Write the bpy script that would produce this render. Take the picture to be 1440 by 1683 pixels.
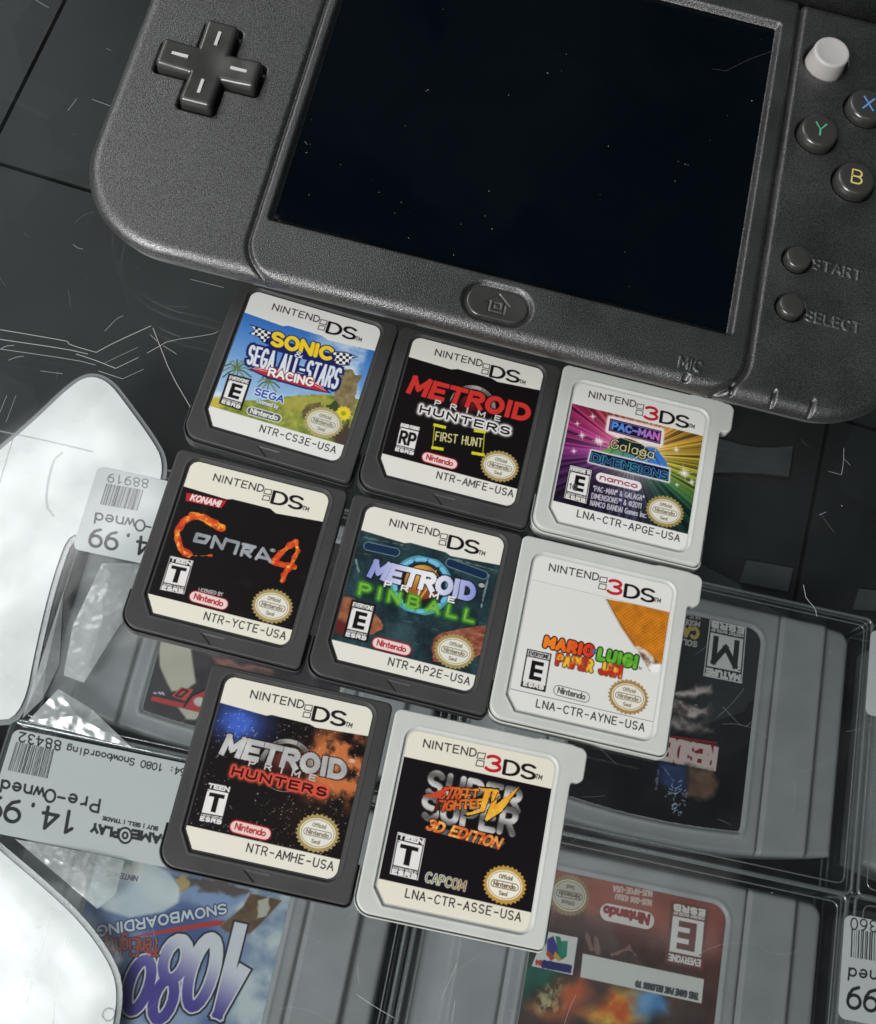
import bpy, bmesh, math, random
import numpy as np

for o in list(bpy.data.objects):
    bpy.data.objects.remove(o)
S = bpy.context.scene
COL = S.collection
MM = 0.001
random.seed(7)
RNG = np.random.default_rng(11)

# ------------------------------------------------------------------ camera, world, lamps, exposure
PW, PH = 1440, 1683
FPX, CAM_H = 1930.42, 213.04
TILT, ROLL = math.radians(19.1443), math.radians(16.9001)
_fw = np.array([0, math.sin(TILT), -math.cos(TILT)])
_u0 = np.array([0, math.cos(TILT), math.sin(TILT)])
_r0 = np.array([1.0, 0, 0])
_rt = _r0 * math.cos(ROLL) + _u0 * math.sin(ROLL)
_up = -_r0 * math.sin(ROLL) + _u0 * math.cos(ROLL)


def P(x, y, z=0.0):
    """point (mm) on the level z that the photograph shows at pixel x, y"""
    d = _fw + _rt * (x - PW / 2) / FPX - _up * (y - PH / 2) / FPX
    return np.array([0, 0, CAM_H]) + d * ((z - CAM_H) / d[2])


from mathutils import Matrix, Vector
cd = bpy.data.cameras.new('camera')
cam = bpy.data.objects.new('camera', cd)
COL.objects.link(cam)
cd.sensor_fit = 'HORIZONTAL'
cd.sensor_width = 36
cd.lens = 36 * FPX / PW
cd.clip_start = 0.005
cd.clip_end = 20
m = Matrix.Identity(4)
for i in range(3):
    m[i][0], m[i][1], m[i][2] = _rt[i], _up[i], -_fw[i]
m[2][3] = CAM_H * MM
cam.matrix_world = m
S.camera = cam

w = bpy.data.worlds.new('World')
S.world = w
w.use_nodes = True
bg = w.node_tree.nodes['Background']
bg.inputs[0].default_value = (0.80, 0.93, 1.0, 1)
bg.inputs[1].default_value = 1.0
# dim room overhead: grey ceiling with a few paler patches, seen only as soft reflections
_n, _l = w.node_tree.nodes, w.node_tree.links
_tc = _n.new('ShaderNodeTexCoord')
_sp = _n.new('ShaderNodeSeparateXYZ')
_l.new(_tc.outputs['Generated'], _sp.inputs[0])
_mz = _n.new('ShaderNodeMath')
_mz.operation = 'MAXIMUM'
_mz.inputs[1].default_value = 0.12
_l.new(_sp.outputs[2], _mz.inputs[0])
_dv = _n.new('ShaderNodeVectorMath')
_dv.operation = 'DIVIDE'
_cb = _n.new('ShaderNodeCombineXYZ')
for _i in range(3):
    _l.new(_mz.outputs[0], _cb.inputs[_i])
_l.new(_tc.outputs['Generated'], _dv.inputs[0])
_l.new(_cb.outputs[0], _dv.inputs[1])
_rt_ = _n.new('ShaderNodeMapping')
_rt_.inputs['Rotation'].default_value = (0, 0, 0.2)
_l.new(_dv.outputs[0], _rt_.inputs[0])
_vo = _n.new('ShaderNodeTexVoronoi')
_vo.distance = 'CHEBYCHEV'
_vo.inputs['Scale'].default_value = 7.5
_vo.inputs['Randomness'].default_value = 0.75
_l.new(_rt_.outputs[0], _vo.inputs['Vector'])
_sc = _n.new('ShaderNodeSeparateColor')
_l.new(_vo.outputs['Color'], _sc.inputs[0])
_mr = _n.new('ShaderNodeMapRange')
_mr.inputs[1].default_value, _mr.inputs[2].default_value = 0.45, 1.0
_mr.inputs[3].default_value, _mr.inputs[4].default_value = 0.0, 0.34
_l.new(_sc.outputs[0], _mr.inputs[0])
_no = _n.new('ShaderNodeTexNoise')
_no.inputs['Scale'].default_value = 3.0
_no.inputs['Detail'].default_value = 3
_l.new(_rt_.outputs[0], _no.inputs['Vector'])
_mm = _n.new('ShaderNodeMath')
_mm.operation = 'MULTIPLY_ADD'
_mm.inputs[2].default_value = 0.022
_l.new(_mr.outputs[0], _mm.inputs[0])
_l.new(_no.outputs['Fac'], _mm.inputs[1])
_l.new(_mm.outputs[0], bg.inputs[1])


def area_light(name, loc, target, sx, sy, radiance, col=(1, 1, 1), xdir=None):
    l = bpy.data.lights.new(name, 'AREA')
    l.shape = 'RECTANGLE'
    l.size, l.size_y = sx * MM, sy * MM
    l.energy = radiance * math.pi * l.size * l.size_y
    l.color = col
    o = bpy.data.objects.new(name, l)
    COL.objects.link(o)
    z = (Vector(loc) - Vector(target)).normalized()
    x = Vector(xdir) if xdir is not None else Vector((0, 0, 1)).cross(z)
    x = (x - z * x.dot(z)).normalized()
    y = z.cross(x)
    M = Matrix.Identity(4)
    for i in range(3):
        M[i][0], M[i][1], M[i][2] = x[i], y[i], z[i]
        M[i][3] = loc[i] * MM
    o.matrix_world = M
    return o


# window behind and to the left of the photographer: the key
area_light('window_light', (-560, -820, 860), (20, 70, 0), 540, 540, 23.6, (1.0, 0.995, 0.985))
# soft overhead store light from the right: weak fill
area_light('ceiling_light', (330, -420, 900), (20, 90, 0), 300, 300, 1.6, (0.95, 0.98, 1.0))


def added_mirror_lamp(name, c0, c1, c2, height, radiance, col=(1, 1, 1), corner=0.12, rim=0.03):
    """added panel lamp, placed from where its mirror image should lie on the glass"""
    k = (height + CAM_H) / CAM_H
    a, b, c = [P(*q, 0.0)[:2] * k for q in (c0, c1, c2)]
    ex, ey = b - a, c - a
    ctr = a + ex / 2 + ey / 2
    exn = ex / np.linalg.norm(ex)
    perp = np.array([-exn[1], exn[0]])
    sy = abs(ey @ perp)
    ctr = a + ex / 2 + perp * (ey @ perp) / 2
    o = area_light(name, (ctr[0], ctr[1], height), (ctr[0], ctr[1], 0), np.linalg.norm(ex), sy, radiance, col,
                   xdir=(exn[0], exn[1], 0))
    # emission mask: rounded corners, soft rim, uneven glow
    l = o.data
    l.use_nodes = True
    nt = l.node_tree
    em = next(n for n in nt.nodes if n.type == 'EMISSION')
    ge = nt.nodes.new('ShaderNodeNewGeometry')
    asp = np.linalg.norm(ex) / sy

    def math_(op, a_, b_=None, c_=None):
        n = nt.nodes.new('ShaderNodeMath')
        n.operation = op
        for i, v in enumerate((a_, b_, c_)):
            if v is None:
                continue
            if isinstance(v, (int, float)):
                n.inputs[i].default_value = float(v)
            else:
                nt.links.new(v, n.inputs[i])
        return n.outputs[0]

    sp = nt.nodes.new('ShaderNodeSeparateXYZ')
    nt.links.new(ge.outputs['Parametric'], sp.inputs[0])
    hx, hy = 0.5 * asp, 0.5
    r = corner * min(asp, 1.0)
    u = math_('ABSOLUTE', math_('MULTIPLY', math_('SUBTRACT', sp.outputs[0], 0.5), asp))
    v = math_('ABSOLUTE', math_('SUBTRACT', sp.outputs[1], 0.5))
    qu = math_('MAXIMUM', math_('SUBTRACT', u, hx - r), 0.0)
    qv = math_('MAXIMUM', math_('SUBTRACT', v, hy - r), 0.0)
    d = math_('SUBTRACT', math_('SQRT', math_('ADD', math_('MULTIPLY', qu, qu), math_('MULTIPLY', qv, qv))), r)
    mr = nt.nodes.new('ShaderNodeMapRange')
    mr.interpolation_type = 'SMOOTHSTEP'
    mr.inputs[1].default_value, mr.inputs[2].default_value = -rim, 0.0
    mr.inputs[3].default_value, mr.inputs[4].default_value = 1.0, 0.0
    nt.links.new(d, mr.inputs[0])
    nz = nt.nodes.new('ShaderNodeTexNoise')
    nz.inputs['Scale'].default_value = 4.5
    nz.inputs['Detail'].default_value = 2.0
    nt.links.new(ge.outputs['Parametric'], nz.inputs['Vector'])
    m2 = nt.nodes.new('ShaderNodeMapRange')
    m2.inputs[1].default_value, m2.inputs[2].default_value = 0.3, 0.7
    m2.inputs[3].default_value, m2.inputs[4].default_value = 0.35, 1.15
    nt.links.new(nz.outputs['Fac'], m2.inputs[0])
    nt.links.new(math_('MULTIPLY', mr.outputs[0], m2.outputs[0]), em.inputs['Strength'])


# two added lamps: their soft mirror images in the glass brighten the left sleeves
added_mirror_lamp('sleeve_glare_light', (148, 596), (338, 838), (-230, 905), 900, 4.7, corner=0.2, rim=0.2)
added_mirror_lamp('sleeve_glare_light', (212, 1622), (-80, 1315), (30, 1810), 900, 5.0, corner=0.2, rim=0.2)
added_mirror_lamp('haze_fill_light', (1245, 1390), (1215, 1620), (830, 1320), 900, 1.2, corner=0.2, rim=0.25)  # added weak panel, lays a grey haze over the lower right label
added_mirror_lamp('side_sheen_light', (-50, -650), (-50, 620), (-1250, -600), 900, 6.6, rim=0.12)  # added panel out of view, sized for sheen on the console's left side

S.view_settings.view_transform = 'Standard'
S.view_settings.look = 'None'
S.view_settings.exposure = 0
S.view_settings.gamma = 1
S.render.engine = 'CYCLES'
S.cycles.max_bounces = 16
S.cycles.transparent_max_bounces = 48
S.cycles.glossy_bounces = 6
S.cycles.sample_clamp_indirect = 4
S.cycles.caustics_reflective = False
S.cycles.caustics_refractive = False


# ------------------------------------------------------------------ materials
def nmat(name):
    mt = bpy.data.materials.new(name)
    mt.use_nodes = True
    nt = mt.node_tree
    b = nt.nodes['Principled BSDF']
    return mt, nt, b


def plastic(name, col, rough=0.45, grain=0.0, gscale=2500, spec=0.5, vary=0.12, speck=0.0, bumpdist=0.0001, gdetail=1.5, gspec=False):
    mt, nt, b = nmat(name)
    b.inputs['Roughness'].default_value = rough
    b.inputs['Specular IOR Level'].default_value = spec
    tc = nt.nodes.new('ShaderNodeTexCoord')
    n1 = nt.nodes.new('ShaderNodeTexNoise')
    n1.inputs['Scale'].default_value = 90
    n1.inputs['Detail'].default_value = 6
    nt.links.new(tc.outputs['Object'], n1.inputs['Vector'])
    mr = nt.nodes.new('ShaderNodeMapRange')
    mr.inputs[1].default_value, mr.inputs[2].default_value = 0.3, 0.7
    mr.inputs[3].default_value, mr.inputs[4].default_value = 1 - vary, 1 + vary
    nt.links.new(n1.outputs['Fac'], mr.inputs[0])
    n2 = nt.nodes.new('ShaderNodeTexNoise')
    n2.inputs['Scale'].default_value = gscale
    n2.inputs['Detail'].default_value = gdetail
    nt.links.new(tc.outputs['Object'], n2.inputs['Vector'])
    mx = nt.nodes.new('ShaderNodeVectorMath')
    mx.operation = 'SCALE'
    mx.inputs[0].default_value = col
    val = mr.outputs[0]
    if speck:
        m2 = nt.nodes.new('ShaderNodeMapRange')
        m2.inputs[1].default_value, m2.inputs[2].default_value = 0.35, 0.65
        m2.inputs[3].default_value, m2.inputs[4].default_value = 1 - speck, 1 + speck
        nt.links.new(n2.outputs['Fac'], m2.inputs[0])
        mul = nt.nodes.new('ShaderNodeMath')
        mul.operation = 'MULTIPLY'
        nt.links.new(val, mul.inputs[0])
        nt.links.new(m2.outputs[0], mul.inputs[1])
        val = mul.outputs[0]
    nt.links.new(val, mx.inputs['Scale'])
    nt.links.new(mx.outputs[0], b.inputs['Base Color'])
    mr2 = nt.nodes.new('ShaderNodeMapRange')
    mr2.inputs[1].default_value, mr2.inputs[2].default_value = 0.3, 0.7
    mr2.inputs[3].default_value, mr2.inputs[4].default_value = rough - 0.07, rough + 0.09
    nt.links.new(n1.outputs['Fac'], mr2.inputs[0])
    nt.links.new(mr2.outputs[0], b.inputs['Roughness'])
    if gspec:                                    # glinting grain
        m4 = nt.nodes.new('ShaderNodeMapRange')
        m4.inputs[1].default_value, m4.inputs[2].default_value = 0.36, 0.64
        m4.inputs[3].default_value, m4.inputs[4].default_value = spec * 0.5, spec * 1.6
        nt.links.new(n2.outputs['Fac'], m4.inputs[0])
        nt.links.new(m4.outputs[0], b.inputs['Specular IOR Level'])
    if grain:
        bp = nt.nodes.new('ShaderNodeBump')
        bp.inputs['Strength'].default_value = grain
        bp.inputs['Distance'].default_value = bumpdist
        nt.links.new(n2.outputs['Fac'], bp.inputs['Height'])
        nt.links.new(bp.outputs[0], b.inputs['Normal'])
    return mt


def clear_mat(name, tint=(0.9, 0.94, 0.93), refl=1.0, rough=0.0, haze=0.0, wave=0.0, wscale=40, hazecol=(0.8, 0.83, 0.83), smudge=0.0):
    """clear sheet: see-through, mirrors by angle (Schlick), a little milky scatter"""
    mt = bpy.data.materials.new(name)
    mt.use_nodes = True
    nt = mt.node_tree
    nt.nodes.clear()
    out = nt.nodes.new('ShaderNodeOutputMaterial')
    tr = nt.nodes.new('ShaderNodeBsdfTransparent')
    tr.inputs[0].default_value = (*tint, 1)
    gl = nt.nodes.new('ShaderNodeBsdfGlossy')
    gl.inputs['Roughness'].default_value = rough
    lw = nt.nodes.new('ShaderNodeLayerWeight')
    lw.inputs['Blend'].default_value = 0.5
    pw = nt.nodes.new('ShaderNodeMath')
    pw.operation = 'POWER'
    pw.inputs[1].default_value = 5
    nt.links.new(lw.outputs['Facing'], pw.inputs[0])
    ma = nt.nodes.new('ShaderNodeMath')
    ma.operation = 'MULTIPLY_ADD'
    ma.inputs[1].default_value = 0.9
    ma.inputs[2].default_value = 0.043 * refl
    nt.links.new(pw.outputs[0], ma.inputs[0])
    mix = nt.nodes.new('ShaderNodeMixShader')
    nt.links.new(ma.outputs[0], mix.inputs[0])
    nt.links.new(tr.outputs[0], mix.inputs[1])
    nt.links.new(gl.outputs[0], mix.inputs[2])
    res = mix.outputs[0]
    tc = nt.nodes.new('ShaderNodeTexCoord')
    if wave:
        nz = nt.nodes.new('ShaderNodeTexNoise')
        nz.inputs['Scale'].default_value = wscale
        nz.inputs['Detail'].default_value = 2
        nt.links.new(tc.outputs['Object'], nz.inputs['Vector'])
        bp = nt.nodes.new('ShaderNodeBump')
        bp.inputs['Strength'].default_value = wave
        bp.inputs['Distance'].default_value = 0.004
        nt.links.new(nz.outputs['Fac'], bp.inputs['Height'])
        nt.links.new(bp.outputs[0], gl.inputs['Normal'])
    if haze or smudge:
        df = nt.nodes.new('ShaderNodeBsdfDiffuse')
        df.inputs[0].default_value = (*hazecol, 1)
        mix2 = nt.nodes.new('ShaderNodeMixShader')
        if smudge:
            n3 = nt.nodes.new('ShaderNodeTexNoise')
            n3.inputs['Scale'].default_value = 28
            n3.inputs['Detail'].default_value = 5
            n3.inputs['Distortion'].default_value = 1.2
            nt.links.new(tc.outputs['Object'], n3.inputs['Vector'])
            mr = nt.nodes.new('ShaderNodeMapRange')
            mr.inputs[1].default_value, mr.inputs[2].default_value = 0.45, 0.8
            mr.inputs[3].default_value, mr.inputs[4].default_value = haze, haze + smudge
            nt.links.new(n3.outputs['Fac'], mr.inputs[0])
            nt.links.new(mr.outputs[0], mix2.inputs[0])
        else:
            mix2.inputs[0].default_value = haze
        nt.links.new(res, mix2.inputs[1])
        nt.links.new(df.outputs[0], mix2.inputs[2])
        res = mix2.outputs[0]
    nt.links.new(res, out.inputs[0])
    return mt


def print_mat(name, rough=0.4, coat=0.0, spec=0.35):
    mt, nt, b = nmat(name)
    at = nt.nodes.new('ShaderNodeAttribute')
    at.attribute_name = 'ink'
    nt.links.new(at.outputs['Color'], b.inputs['Base Color'])
    b.inputs['Roughness'].default_value = rough
    b.inputs['Specular IOR Level'].default_value = spec
    b.inputs['Coat Weight'].default_value = coat
    b.inputs['Coat Roughness'].default_value = 0.12
    tc = nt.nodes.new('ShaderNodeTexCoord')
    nz = nt.nodes.new('ShaderNodeTexNoise')
    nz.inputs['Scale'].default_value = 900
    nt.links.new(tc.outputs['Object'], nz.inputs['Vector'])
    bp = nt.nodes.new('ShaderNodeBump')
    bp.inputs['Strength'].default_value = 0.06
    bp.inputs['Distance'].default_value = 0.0001
    nt.links.new(nz.outputs['Fac'], bp.inputs['Height'])
    nt.links.new(bp.outputs[0], b.inputs['Normal'])
    return mt


def flat(name, col, rough=0.4, spec=0.5):
    return plastic(name, col, rough, vary=0.06)


M_CARD_DARK = plastic('charcoal_card_plastic', (0.034, 0.035, 0.033), 0.47, grain=0.25, gscale=6000, vary=0.12)
M_CARD_PALE = plastic('pale_grey_card_plastic', (0.50, 0.515, 0.485), 0.42, grain=0.2, gscale=6000, vary=0.05)
M_LABEL = print_mat('printed_label', 0.42, 0.10, 0.2)
M_CARTLABEL = print_mat('printed_cartridge_label', 0.45)
M_PAPER = print_mat('printed_paper', 0.6)
M_SHELL = plastic('grainy_black_plastic', (0.008, 0.008, 0.0075), 0.43, grain=1.0, gscale=4800, spec=1.75, speck=0.5, vary=0.08, bumpdist=0.00009, gdetail=1.0, gspec=True)
M_BUTTON = plastic('satin_black_plastic', (0.038, 0.038, 0.035), 0.33, spec=0.9, vary=0.08)
M_RIM = plastic('glossy_grey_rim', (0.10, 0.10, 0.098), 0.22, spec=0.7, vary=0.08)
M_STICK = plastic('pale_rubber', (0.46, 0.44, 0.43), 0.5, vary=0.05)
M_CART = plastic('grey_cartridge_plastic', (0.275, 0.282, 0.29), 0.45, grain=0.3, gscale=3000, vary=0.07)
M_MARK = flat('pale_marking', (0.6, 0.58, 0.55))
M_BLUE = flat('blue_marking', (0.12, 0.30, 0.62))
M_GREEN = flat('green_marking', (0.10, 0.45, 0.25))
M_YELLOW = flat('yellow_marking', (0.72, 0.58, 0.18))
M_RED = flat('red_marking', (0.55, 0.06, 0.05))
M_GLASS = clear_mat('counter_glass', (0.955, 0.97, 0.967), 1.0, 0.004, haze=0.001, smudge=0.007)
M_CASE = clear_mat('clear_case_plastic', (0.955, 0.962, 0.965), 1.0, 0.05, haze=0.003, wave=0.3, wscale=26, smudge=0.02)
M_EDGE = clear_mat('clear_case_edge', (0.72, 0.77, 0.78), 5.0, 0.14, haze=0.10)
M_FILM = clear_mat('clear_film', (0.93, 0.94, 0.94), 2.6, 0.10, haze=0.03, wave=0.5, wscale=90, smudge=0.06)
M_SCRATCH = clear_mat('scratched_glass', (0.6, 0.62, 0.62), 1.5, 0.4, haze=0.42, hazecol=(0.9, 0.92, 0.92))
M_DUST = plastic('pale_dust', (0.38, 0.38, 0.37), 0.8)
M_FLAP = plastic('glare_white_plastic', (0.90, 0.91, 0.91), 0.3, grain=0.15, gscale=260, spec=0.6, vary=0.07)  # glare on the plastic is put into the white
M_FLAPRIM = clear_mat('clear_flap_rim', (0.86, 0.89, 0.89), 4.0, 0.1, haze=0.22, hazecol=(0.9, 0.92, 0.92))
M_WRAP = clear_mat('reflection_haze_film', (0.85, 0.87, 0.87), 4.0, 0.22, haze=0.24, hazecol=(0.9, 0.92, 0.92), wave=0.5, wscale=120, smudge=0.4)
M_GAP = plastic('dark_gap', (0.006, 0.006, 0.006), 0.8)


def screen_mat():
    mt, nt, b = nmat('dark_screen_glass')
    b.inputs['Base Color'].default_value = (0.0012, 0.0028, 0.005, 1)
    b.inputs['Roughness'].default_value = 0.09
    tc = nt.nodes.new('ShaderNodeTexCoord')
    nz = nt.nodes.new('ShaderNodeTexNoise')
    nz.inputs['Scale'].default_value = 35
    nz.inputs['Detail'].default_value = 5
    nz.inputs['Distortion'].default_value = 1.5
    nt.links.new(tc.outputs['Object'], nz.inputs['Vector'])
    mr = nt.nodes.new('ShaderNodeMapRange')
    mr.inputs[1].default_value, mr.inputs[2].default_value = 0.4, 0.7
    mr.inputs[3].default_value, mr.inputs[4].default_value = 0.05, 0.32
    nt.links.new(nz.outputs['Fac'], mr.inputs[0])
    nt.links.new(mr.outputs[0], b.inputs['Roughness'])
    b.inputs['Specular IOR Level'].default_value = 0.14
    return mt


M_SCREEN = screen_mat()


def shelf_mat():
    mt, nt, b = nmat('dark_shelf_laminate')
    tc = nt.nodes.new('ShaderNodeTexCoord')
    n = nt.nodes.new('ShaderNodeTexNoise')
    n.inputs['Scale'].default_value = 14
    n.inputs['Detail'].default_value = 7
    nt.links.new(tc.outputs['Object'], n.inputs['Vector'])
    cr = nt.nodes.new('ShaderNodeValToRGB')
    cr.color_ramp.elements[0].position, cr.color_ramp.elements[1].position = 0.3, 0.75
    cr.color_ramp.elements[0].color = (0.006, 0.0075, 0.0075, 1)
    cr.color_ramp.elements[1].color = (0.022, 0.026, 0.0255, 1)
    nt.links.new(n.outputs['Fac'], cr.inputs[0])
    nt.links.new(cr.outputs[0], b.inputs['Base Color'])
    b.inputs['Roughness'].default_value = 0.55
    return mt


M_SHELF = shelf_mat()


# ------------------------------------------------------------------ object helpers
def link(name, me, mat, parent=None, mats=None):
    o = bpy.data.objects.new(name, me)
    COL.objects.link(o)
    for mm_ in (mats or [mat]):
        if mm_ and mm_.name not in [x.name for x in me.materials if x]:
            me.materials.append(mm_)
    if parent:
        o.parent = parent
    return o


def thing(name, label, cat, loc=(0, 0, 0), rot=0.0, group=None):
    o = bpy.data.objects.new(name, None)
    COL.objects.link(o)
    o.empty_display_size = 0.01
    o.location = [c * MM for c in loc]
    o.rotation_euler = (0, 0, rot)
    tag(o, label, cat, group)
    return o


def tag(o, label, cat, group=None, kind=None):
    if label:
        o['label'] = label
    if cat:
        o['category'] = cat
    if group:
        o['group'] = group
    if kind:
        o['kind'] = kind


def np_mesh(name, verts, faces, smooth=True, colors=None):
    """verts in mm; faces (n,4) or list of lists"""
    me = bpy.data.meshes.new(name)
    v = np.asarray(verts, dtype=np.float32) * MM
    if isinstance(faces, np.ndarray):
        me.vertices.add(len(v))
        me.vertices.foreach_set('co', v.ravel())
        k = faces.shape[1]
        me.loops.add(faces.size)
        me.loops.foreach_set('vertex_index', faces.astype(np.int32).ravel())
        me.polygons.add(len(faces))
        me.polygons.foreach_set('loop_start', np.arange(0, faces.size, k, dtype=np.int32))
        me.update(calc_edges=True)
    else:
        me.from_pydata([tuple(map(float, q)) for q in v], [], [list(map(int, f)) for f in faces])
    if smooth:
        me.polygons.foreach_set('use_smooth', np.ones(len(me.polygons), dtype=bool))
    if colors is not None:
        ca = me.color_attributes.new('ink', 'FLOAT_COLOR', 'POINT')
        c4 = np.ones((len(v), 4), dtype=np.float32)
        c4[:, :3] = colors
        ca.data.foreach_set('color', c4.ravel())
    me.update()
    return me


# signed distances (mm, negative inside)
def sd_box(X, Y, cx, cy, hx, hy, r):
    qx = np.abs(X - cx) - (hx - r)
    qy = np.abs(Y - cy) - (hy - r)
    return np.hypot(np.maximum(qx, 0), np.maximum(qy, 0)) + np.minimum(np.maximum(qx, qy), 0) - r


def sd_box4(X, Y, x0, x1, y0, y1, rbl, rbr, rtr, rtl):
    cx, cy, hx, hy = (x0 + x1) / 2, (y0 + y1) / 2, (x1 - x0) / 2, (y1 - y0) / 2
    dx, dy = X - cx, Y - cy
    r = np.where(dx < 0, np.where(dy < 0, rbl, rtl), np.where(dy < 0, rbr, rtr))
    qx = np.abs(dx) - (hx - r)
    qy = np.abs(dy) - (hy - r)
    return np.hypot(np.maximum(qx, 0), np.maximum(qy, 0)) + np.minimum(np.maximum(qx, qy), 0) - r


def sstep(a, b, x):
    t = np.clip((x - a) / (b - a), 0, 1)
    return t * t * (3 - 2 * t)


def slab(name, sdf, zfun, bounds, cell, zbase, skirt=None):
    """solid slab: top is a height field cut to the outline sdf<0, sides go down to zbase.
    skirt: list of (outward offset, z) rows below the top edge"""
    x0, x1, y0, y1 = bounds
    xs = np.arange(x0, x1 + cell, cell)
    ys = np.arange(y0, y1 + cell, cell)
    X, Y = np.meshgrid(xs, ys)
    D = sdf(X, Y)
    ny, nx = X.shape
    q = np.maximum(np.maximum(D[:-1, :-1], D[1:, :-1]), np.maximum(D[:-1, 1:], D[1:, 1:]))
    qmin = np.minimum(np.minimum(D[:-1, :-1], D[1:, :-1]), np.minimum(D[:-1, 1:], D[1:, 1:]))
    keep = qmin < -0.02 * cell
    keep &= (q < 1.2 * cell)
    idx = np.arange(nx * ny).reshape(ny, nx)
    F = np.stack([idx[:-1, :-1], idx[:-1, 1:], idx[1:, 1:], idx[1:, :-1]], -1)[keep]
    used = np.unique(F)
    remap = -np.ones(nx * ny, dtype=np.int64)
    remap[used] = np.arange(len(used))
    F = remap[F]
    x, y = X.ravel()[used].copy(), Y.ravel()[used].copy()
    e = 1e-3
    # border vertices slide onto the outline
    ed = np.concatenate([F[:, [0, 1]], F[:, [1, 2]], F[:, [2, 3]], F[:, [3, 0]]])
    key = np.sort(ed, 1)
    kk = key[:, 0] * (len(used) + 1) + key[:, 1]
    u, inv, cnt = np.unique(kk, return_inverse=True, return_counts=True)
    be = ed[cnt[inv] == 1]
    bv = np.unique(be)
    for _ in range(3):
        d = sdf(x[bv], y[bv])
        gx = (sdf(x[bv] + e, y[bv]) - d) / e
        gy = (sdf(x[bv], y[bv] + e) - d) / e
        gl = np.maximum(gx * gx + gy * gy, 0.05)
        x[bv] -= d * gx / gl
        y[bv] -= d * gy / gl
    d = sdf(x, y)
    z = zfun(x, y, d)
    V = np.stack([x, y, z], -1)
    rows = skirt or [(0.0, zbase)]
    FF = [F]
    gx = (sdf(x[bv] + e, y[bv]) - sdf(x[bv] - e, y[bv])) / (2 * e)
    gy = (sdf(x[bv], y[bv] + e) - sdf(x[bv], y[bv] - e)) / (2 * e)
    gl = np.maximum(np.hypot(gx, gy), 0.3)
    prev = np.arange(len(used))
    VV = [V]
    off = len(used)
    for (o_, z_) in rows:
        ring = np.stack([x[bv] + gx / gl * o_, y[bv] + gy / gl * o_, np.full(len(bv), z_)], -1)
        mp = np.zeros(len(used), dtype=np.int64)
        mp[bv] = off + np.arange(len(bv))
        FF.append(np.stack([prev[be[:, 1]], prev[be[:, 0]], mp[be[:, 0]], mp[be[:, 1]]], -1))
        VV.append(ring)
        prev = mp
        off += len(bv)
    return np_mesh(name, np.concatenate(VV), np.concatenate(FF))


def ribbon(paths, width, z, thick=0.0):
    """flat mitred ribbons along polylines (mm), each a hair above the last; thick>0 gives them sides"""
    V, F = [], []
    for k, pth in enumerate(paths):
        p = np.asarray(pth, float)
        if len(p) < 2:
            continue
        closed = np.allclose(p[0], p[-1]) and len(p) > 3
        t = np.diff(p, axis=0)
        t /= np.maximum(np.linalg.norm(t, axis=1, keepdims=True), 1e-9)
        tv = np.vstack([t[:1], (t[:-1] + t[1:]), t[-1:]])
        if closed:
            tv[0] = tv[-1] = t[0] + t[-1]
        tv /= np.maximum(np.linalg.norm(tv, axis=1, keepdims=True), 1e-6)
        n = np.stack([-tv[:, 1], tv[:, 0]], -1)
        wv = width if np.isscalar(width) else width[k]
        a, b = p + n * wv / 2, p - n * wv / 2
        zz = z + 0.003 * (k % 6)
        o = len(V)
        lv = [zz] if thick == 0 else [zz, zz - thick]
        for zl in lv:
            for q in a:
                V.append((q[0], q[1], zl))
            for q in b:
                V.append((q[0], q[1], zl))
        L = len(p)
        for i in range(L - 1):
            F.append((o + i + L, o + i + L + 1, o + i + 1, o + i))
            if thick:
                h = 2 * L
                F.append((o + i, o + i + 1, o + i + 1 + h, o + i + h))
                F.append((o + L + i + 1, o + L + i, o + L + i + h, o + L + i + 1 + h))
        if thick:
            h = 2 * L
            F.append((o + L, o, o + h, o + L + h))
            F.append((o + L - 1, o + 2 * L - 1, o + 2 * L - 1 + h, o + L - 1 + h))
    return V, F


def lathe(profile, n=48):
    V, F = [], []
    for r, z in profile:
        for i in range(n):
            a = 2 * math.pi * i / n
            V.append((r * math.cos(a), r * math.sin(a), z))
    for k in range(len(profile) - 1):
        for i in range(n):
            j = (i + 1) % n
            F.append((k * n + i, k * n + j, (k + 1) * n + j, (k + 1) * n + i))
    F.append(list(range((len(profile) - 1) * n, len(profile) * n)))
    return V, F


def box_vf(x0, x1, y0, y1, z0, z1):
    V = [(x0, y0, z0), (x1, y0, z0), (x1, y1, z0), (x0, y1, z0), (x0, y0, z1), (x1, y0, z1), (x1, y1, z1), (x0, y1, z1)]
    F = [(0, 3, 2, 1), (4, 5, 6, 7), (0, 1, 5, 4), (1, 2, 6, 5), (2, 3, 7, 6), (3, 0, 4, 7)]
    return V, F


def merge(parts):
    V, F = [], []
    for v, f in parts:
        o = len(V)
        V += list(v)
        F += [tuple(i + o for i in q) for q in f]
    return V, F


# ------------------------------------------------------------------ stroke lettering
def EL(cx, cy, rx, ry, a0=0, a1=360, n=16):
    return [(cx + rx * math.cos(math.radians(a0 + (a1 - a0) * i / n)), cy + ry * math.sin(math.radians(a0 + (a1 - a0) * i / n))) for i in range(n + 1)]


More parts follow.
